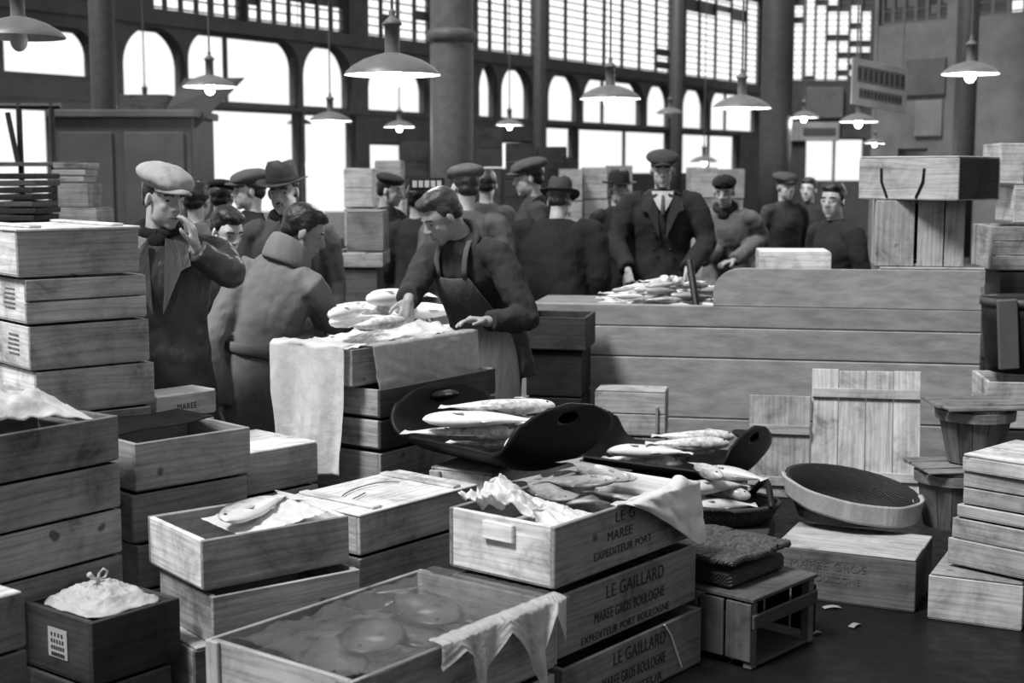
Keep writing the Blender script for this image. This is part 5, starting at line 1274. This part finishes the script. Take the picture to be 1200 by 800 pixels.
    if hair or hat:
        bm = bmesh.new(); hv = hair or .8
        def E(p, r, rot=None): ell(bm, hp(p), [x_ * s for x_ in r], (Mh @ rot) if rot is not None else Mh, 18, 12)
        E((0, -.032, .05), (.083, .096, .080)); E((0, -.062, .0), (.070, .056, .055))
        if hair:
            E((0, .018, .094), (.064, .066, .034)); E((.022, .036, .102), (.042, .042, .026)); E((-.02, .034, .104), (.042, .042, .026))
            E((0, -.02, .09), (.074, .092, .048))
            for sx in (-1, 1): E((sx * .069, -.01, .035), (.016, .03, .04))
        h_ = remesh(link('hair', bm, HAIR, o, True, hv), .008, 3, (.03, .008))
    if hat:
        kind, tone, hm_ = hat[0], hat[1], hat[2] if len(hat) > 2 else CLOTH
        bm = bmesh.new()
        tilt = Euler((R(-8), 0, 0)).to_matrix()
        if kind == 'cap':
            ell(bm, hp((0, -.02, .100)), (.116 * s, .138 * s, .052 * s), Mh @ tilt, 24, 12); ell(bm, hp((0, .03, .088)), (.100 * s, .095 * s, .038 * s), Mh @ Euler((R(-16), 0, 0)).to_matrix(), 20, 12)
            ell(bm, hp((0, -.01, .07)), (.088 * s, .108 * s, .04 * s), Mh, 20, 10)
            cp = remesh(link('cap', bm, hm_, o, True, tone), .008, 3, (.06, .008))
            bm = bmesh.new(); n_ = 16; a_ = []
            for i in range(n_ + 1):
                t_ = R(-72) + R(144) * i / n_
                row = []
                for f_, zz in ((.0, 0), (.5, -.004), (1.0, -.014)):
                    ln = .062 * math.cos(t_ * 1.15) ** .8 if abs(t_) < R(78) else 0
                    row.append((.079 * math.sin(t_), .098 * math.cos(t_) - .006 + ln * f_, .060 + zz + .012 * abs(math.sin(t_)) * -1))
                a_.append([bm.verts.new(hp(p)) for p in row] + [bm.verts.new(hp((p[0], p[1], p[2] + .009))) for p in row[::-1]])
            for A_, B_ in zip(a_, a_[1:]):
                for k in range(6): bm.faces.new((A_[k], A_[(k + 1) % 6], B_[(k + 1) % 6], B_[k]))
            bm.faces.new(a_[0]); bm.faces.new(a_[-1][::-1]); link('cap_visor', bm, hm_, o, True, tone * .9)
        elif kind == 'hat':
            n_ = 30; prof = [(.094, .055), (.093, .10), (.088, .145), (.072, .163), (.02, .156), (0, .152)]
            rings = [[bm.verts.new(hp((r_ * .92 * math.cos(2 * math.pi * k / n_), r_ * 1.14 * math.sin(2 * math.pi * k / n_) - .008, z_ + (.012 if z_ > .15 and abs(math.cos(2 * math.pi * k / n_)) > .5 else 0)))) for k in range(n_)] for r_, z_ in [(max(a, .001), z_) for a, z_ in prof]]
            brim = [[bm.verts.new(hp((r_ * .92 * math.cos(2 * math.pi * k / n_), r_ * 1.12 * math.sin(2 * math.pi * k / n_) - .008, z_ + (.018 * abs(math.cos(2 * math.pi * k / n_)) ** 2 - .008 * max(0, math.sin(2 * math.pi * k / n_))) * (r_ > .1)))) for k in range(n_)] for r_, z_ in ((.094, .055), (.12, .053), (.152, .056), (.153, .061), (.12, .059), (.093, .062))]
            for rs in (rings, brim):
                for A_, B_ in zip(rs, rs[1:]):
                    for k in range(n_): bm.faces.new((A_[k], A_[(k + 1) % n_], B_[(k + 1) % n_], B_[k]))
            link('hat', bm, hm_, o, True, tone)
            bm = bmesh.new(); rb = [[bm.verts.new(hp((r_ * .92 * math.cos(2 * math.pi * k / n_), r_ * 1.14 * math.sin(2 * math.pi * k / n_) - .008, z_))) for k in range(n_)] for r_, z_ in ((.096, .062), (.0965, .088), (.092, .088))]
            for A_, B_ in zip(rb, rb[1:]):
                for k in range(n_): bm.faces.new((A_[k], A_[(k + 1) % n_], B_[(k + 1) % n_], B_[k]))
            link('hat_band', bm, CLOTH, o, True, tone * .5)
        elif kind == 'fur':
            ell(bm, hp((0, -.01, .085)), (.1 * s, .115 * s, .06 * s), Mh, 20, 12); remesh(link('fur_cap', bm, hm_, o, True, tone), .01, 2, (.02, .02))
        elif kind == 'beret':
            ell(bm, hp((0, -.015, .1)), (.112 * s, .12 * s, .042 * s), Mh @ tilt, 22, 12); ell(bm, hp((0, -.01, .07)), (.086 * s, .104 * s, .04 * s), Mh, 20, 10)
            remesh(link('beret', bm, hm_, o, True, tone), .01, 3, (.05, .006))
    return o
def V(px, py, Y): return tuple(atY(px, py, Y))
def X(px, Y): return (px - 600) / F * Y
# flat-capped man leaning his cheek on his hand
person('man in a pale flat cap resting his cheek on his raised hand, dark long coat', X(187, 5.97), 5.97, 10, h=1.70, lean=4, hd=(36, 8, -4), coat=.055, mat=RUBBER, hem=.5, hat=('cap', .42), vox=.009, bulk=1.16,
       lapel=.075, scarf=.02, arms={'L': (V(270, 320, 5.92), V(230, 293, 5.84), (-.17, .04, .97), (-.8, .05, -.1)), 'R': (V(116, 352, 5.95), V(122, 425, 5.9), (.1, -.2, -1), (1, .0, 0))}, folds=(.12, .03), skin=1.15)
# man in the brimmed hat
person('man in a dark brimmed hat with a small moustache, looking past the grey coat', X(338, 7.8), 7.8, 4, h=1.70, hd=(-14, 6, 4), coat=.075, hat=('hat', .05), collar=.05, lapel=.09, scarf=.015, stache=True, vox=.01, bulk=1.08, skin=1.35)
# worker in the grey belted coat, back to us
person('bare-headed man in a grey belted coat with turned-up collar, seen from behind at the crate', X(296, 6.42), 6.42, 149, h=1.67, crouch=.09, lean=17, side=13, hd=(-50, 24, 0), coat=.2, hem=.52, hair=.7, belt=.2, turned_collar=.23, vox=.009, bulk=1.02, skin=.75,
       arms={'R': (V(381, 376, 6.54), V(408, 377, 6.66), (.7, .5, -.3), (0, 0, -1)), 'L': (V(247, 402, 6.32), V(256, 478, 6.26), (.1, 0, -1), (1, .2, 0))}, folds=(.13, .035), trousers=.05)
# worker bending over the crate
person('bare-headed young worker in a dark jacket and bib apron bending over the wrapped crate', X(575, 6.88), 6.88, -36, h=1.70, lean=33, hd=(-24, 32, 0), coat=.045, hem=.72, hair=1.6, apron=.115, collar=.06, vox=.009, bulk=1.06, skin=.95,
       arms={'L': (V(617, 372, 6.52), V(572, 377, 6.38), (-.93, -.3, .12), (0, -.2, -1)), 'R': (V(481, 345, 6.55), V(479, 350, 6.44), (-.1, -.5, -.85), (-.3, .3, -.3))}, folds=(.11, .035), trousers=.06)
# woman or boy between them
person('dark-haired person with a bright face looking down between the flat cap and the grey coat', X(258, 6.98), 6.98, 30, h=1.53, hd=(14, 24, 0), coat=.06, hair=.5, vox=.011, skin=1.9)
# capped man in the dark coat, standing behind the counter
person('tall capped man in a dark double-breasted coat and white collar standing behind the counter fish', X(775, 10.6), 10.6, -4, h=1.82, hd=(0, 2, 0), coat=.028, hem=.5, hat=('cap', .06), shirt=.6, lapel=.035, vox=.012, bulk=1.24, skin=1.1, buttons=2,
       arms={'R': (V(722, 285, 10.5), V(736, 316, 10.2), (.1, -.3, -.9), (.5, .5, 0)), 'L': (V(828, 285, 10.5), V(806, 316, 10.2), (-.1, -.3, -.9), (-.5, .5, 0))}, fist=True)
person('man in a fur cap and light jacket stooping right of the tall capped man', X(852, 11.4), 11.4, -20, h=1.66, lean=14, hd=(0, 12, 0), coat=.13, hat=('fur', .02), hem=.8, scarf=.02, vox=.013, bulk=1.15,
       arms={'R': (V(838, 295, 11.2), V(824, 306, 10.9), (-.6, -.5, -.3), (.5, .2, -.5)), 'L': (V(892, 280, 11.3), V(860, 306, 11.0), (-.8, -.4, -.1), (0, 0, -1))})
person('bare-headed man in a dark jacket looking back over the white boxes at the right', X(988, 9.45), 9.45, -62, h=1.62, lean=12, hd=(26, 2, 0), coat=.03, hair=.6, hem=.8, vox=.011, bulk=1.06, skin=1.0, headback=.0)
person('broad man in brimmed hat and black coat, back turned, behind the counter', X(650, 9.3), 9.3, 165, h=1.62, lean=10, hd=(0, 16, 0), coat=.022, hat=('hat', .06), vox=.014, bulk=1.42)
person('capped man facing left behind the bent worker', X(624, 10.4), 10.4, -80, h=1.76, hd=(0, 6, 0), coat=.05, hat=('cap', .1), vox=.014, skin=1.2, collar=.12)
person('man in a soft cap and grey coat, back turned, right behind the bent worker', X(546, 8.8), 8.8, 188, h=1.71, hd=(20, 0, 0), coat=.10, hat=('cap', .12), vox=.013, bulk=1.1)
person('round dark-haired person with back turned beside the soft-capped man', X(570, 11.2), 11.2, 176, h=1.70, coat=.07, hair=.8, vox=.014)
person('capped man in a dark jacket striding past the pale far crates', X(454, 10.9), 10.9, 60, h=1.66, hd=(10, 6, 0), coat=.03, hat=('beret', .04), hem=.82, vox=.014, trousers=.03)
person('dark-coated person half hidden behind the bent worker\'s head', X(489, 10.2), 10.2, 170, h=1.60, coat=.03, hair=.4, vox=.014)
person('dark-clad man in a brimmed hat left of the tall capped man', X(722, 11.4), 11.4, 15, h=1.66, lean=6, coat=.025, hat=('hat', .03), vox=.014)
person('capped man in black seen in profile against the bright doorway', X(296, 9.2), 9.2, -70, h=1.68, coat=.02, hat=('cap', .10), vox=.013, skin=1.3)
person('person with a bun-like dark cap and grey coat seen from behind against the doorway', X(261, 9.7), 9.7, 172, h=1.62, coat=.10, hat=('beret', .02), vox=.014)
person('person in a grey coat with dark hair right behind the flat cap visor', X(232, 8.8), 8.8, 160, h=1.62, coat=.12, hair=.4, vox=.014)
person('dark figure at the foot of the dark iron column', X(918, 13.0), 13.0, 20, h=1.66, coat=.025, hat=('cap', .04), vox=.015)
person('second dark figure, nearer the rope-strapped box', X(946, 14.0), 14.0, -30, h=1.62, coat=.03, hair=.5, vox=.015)
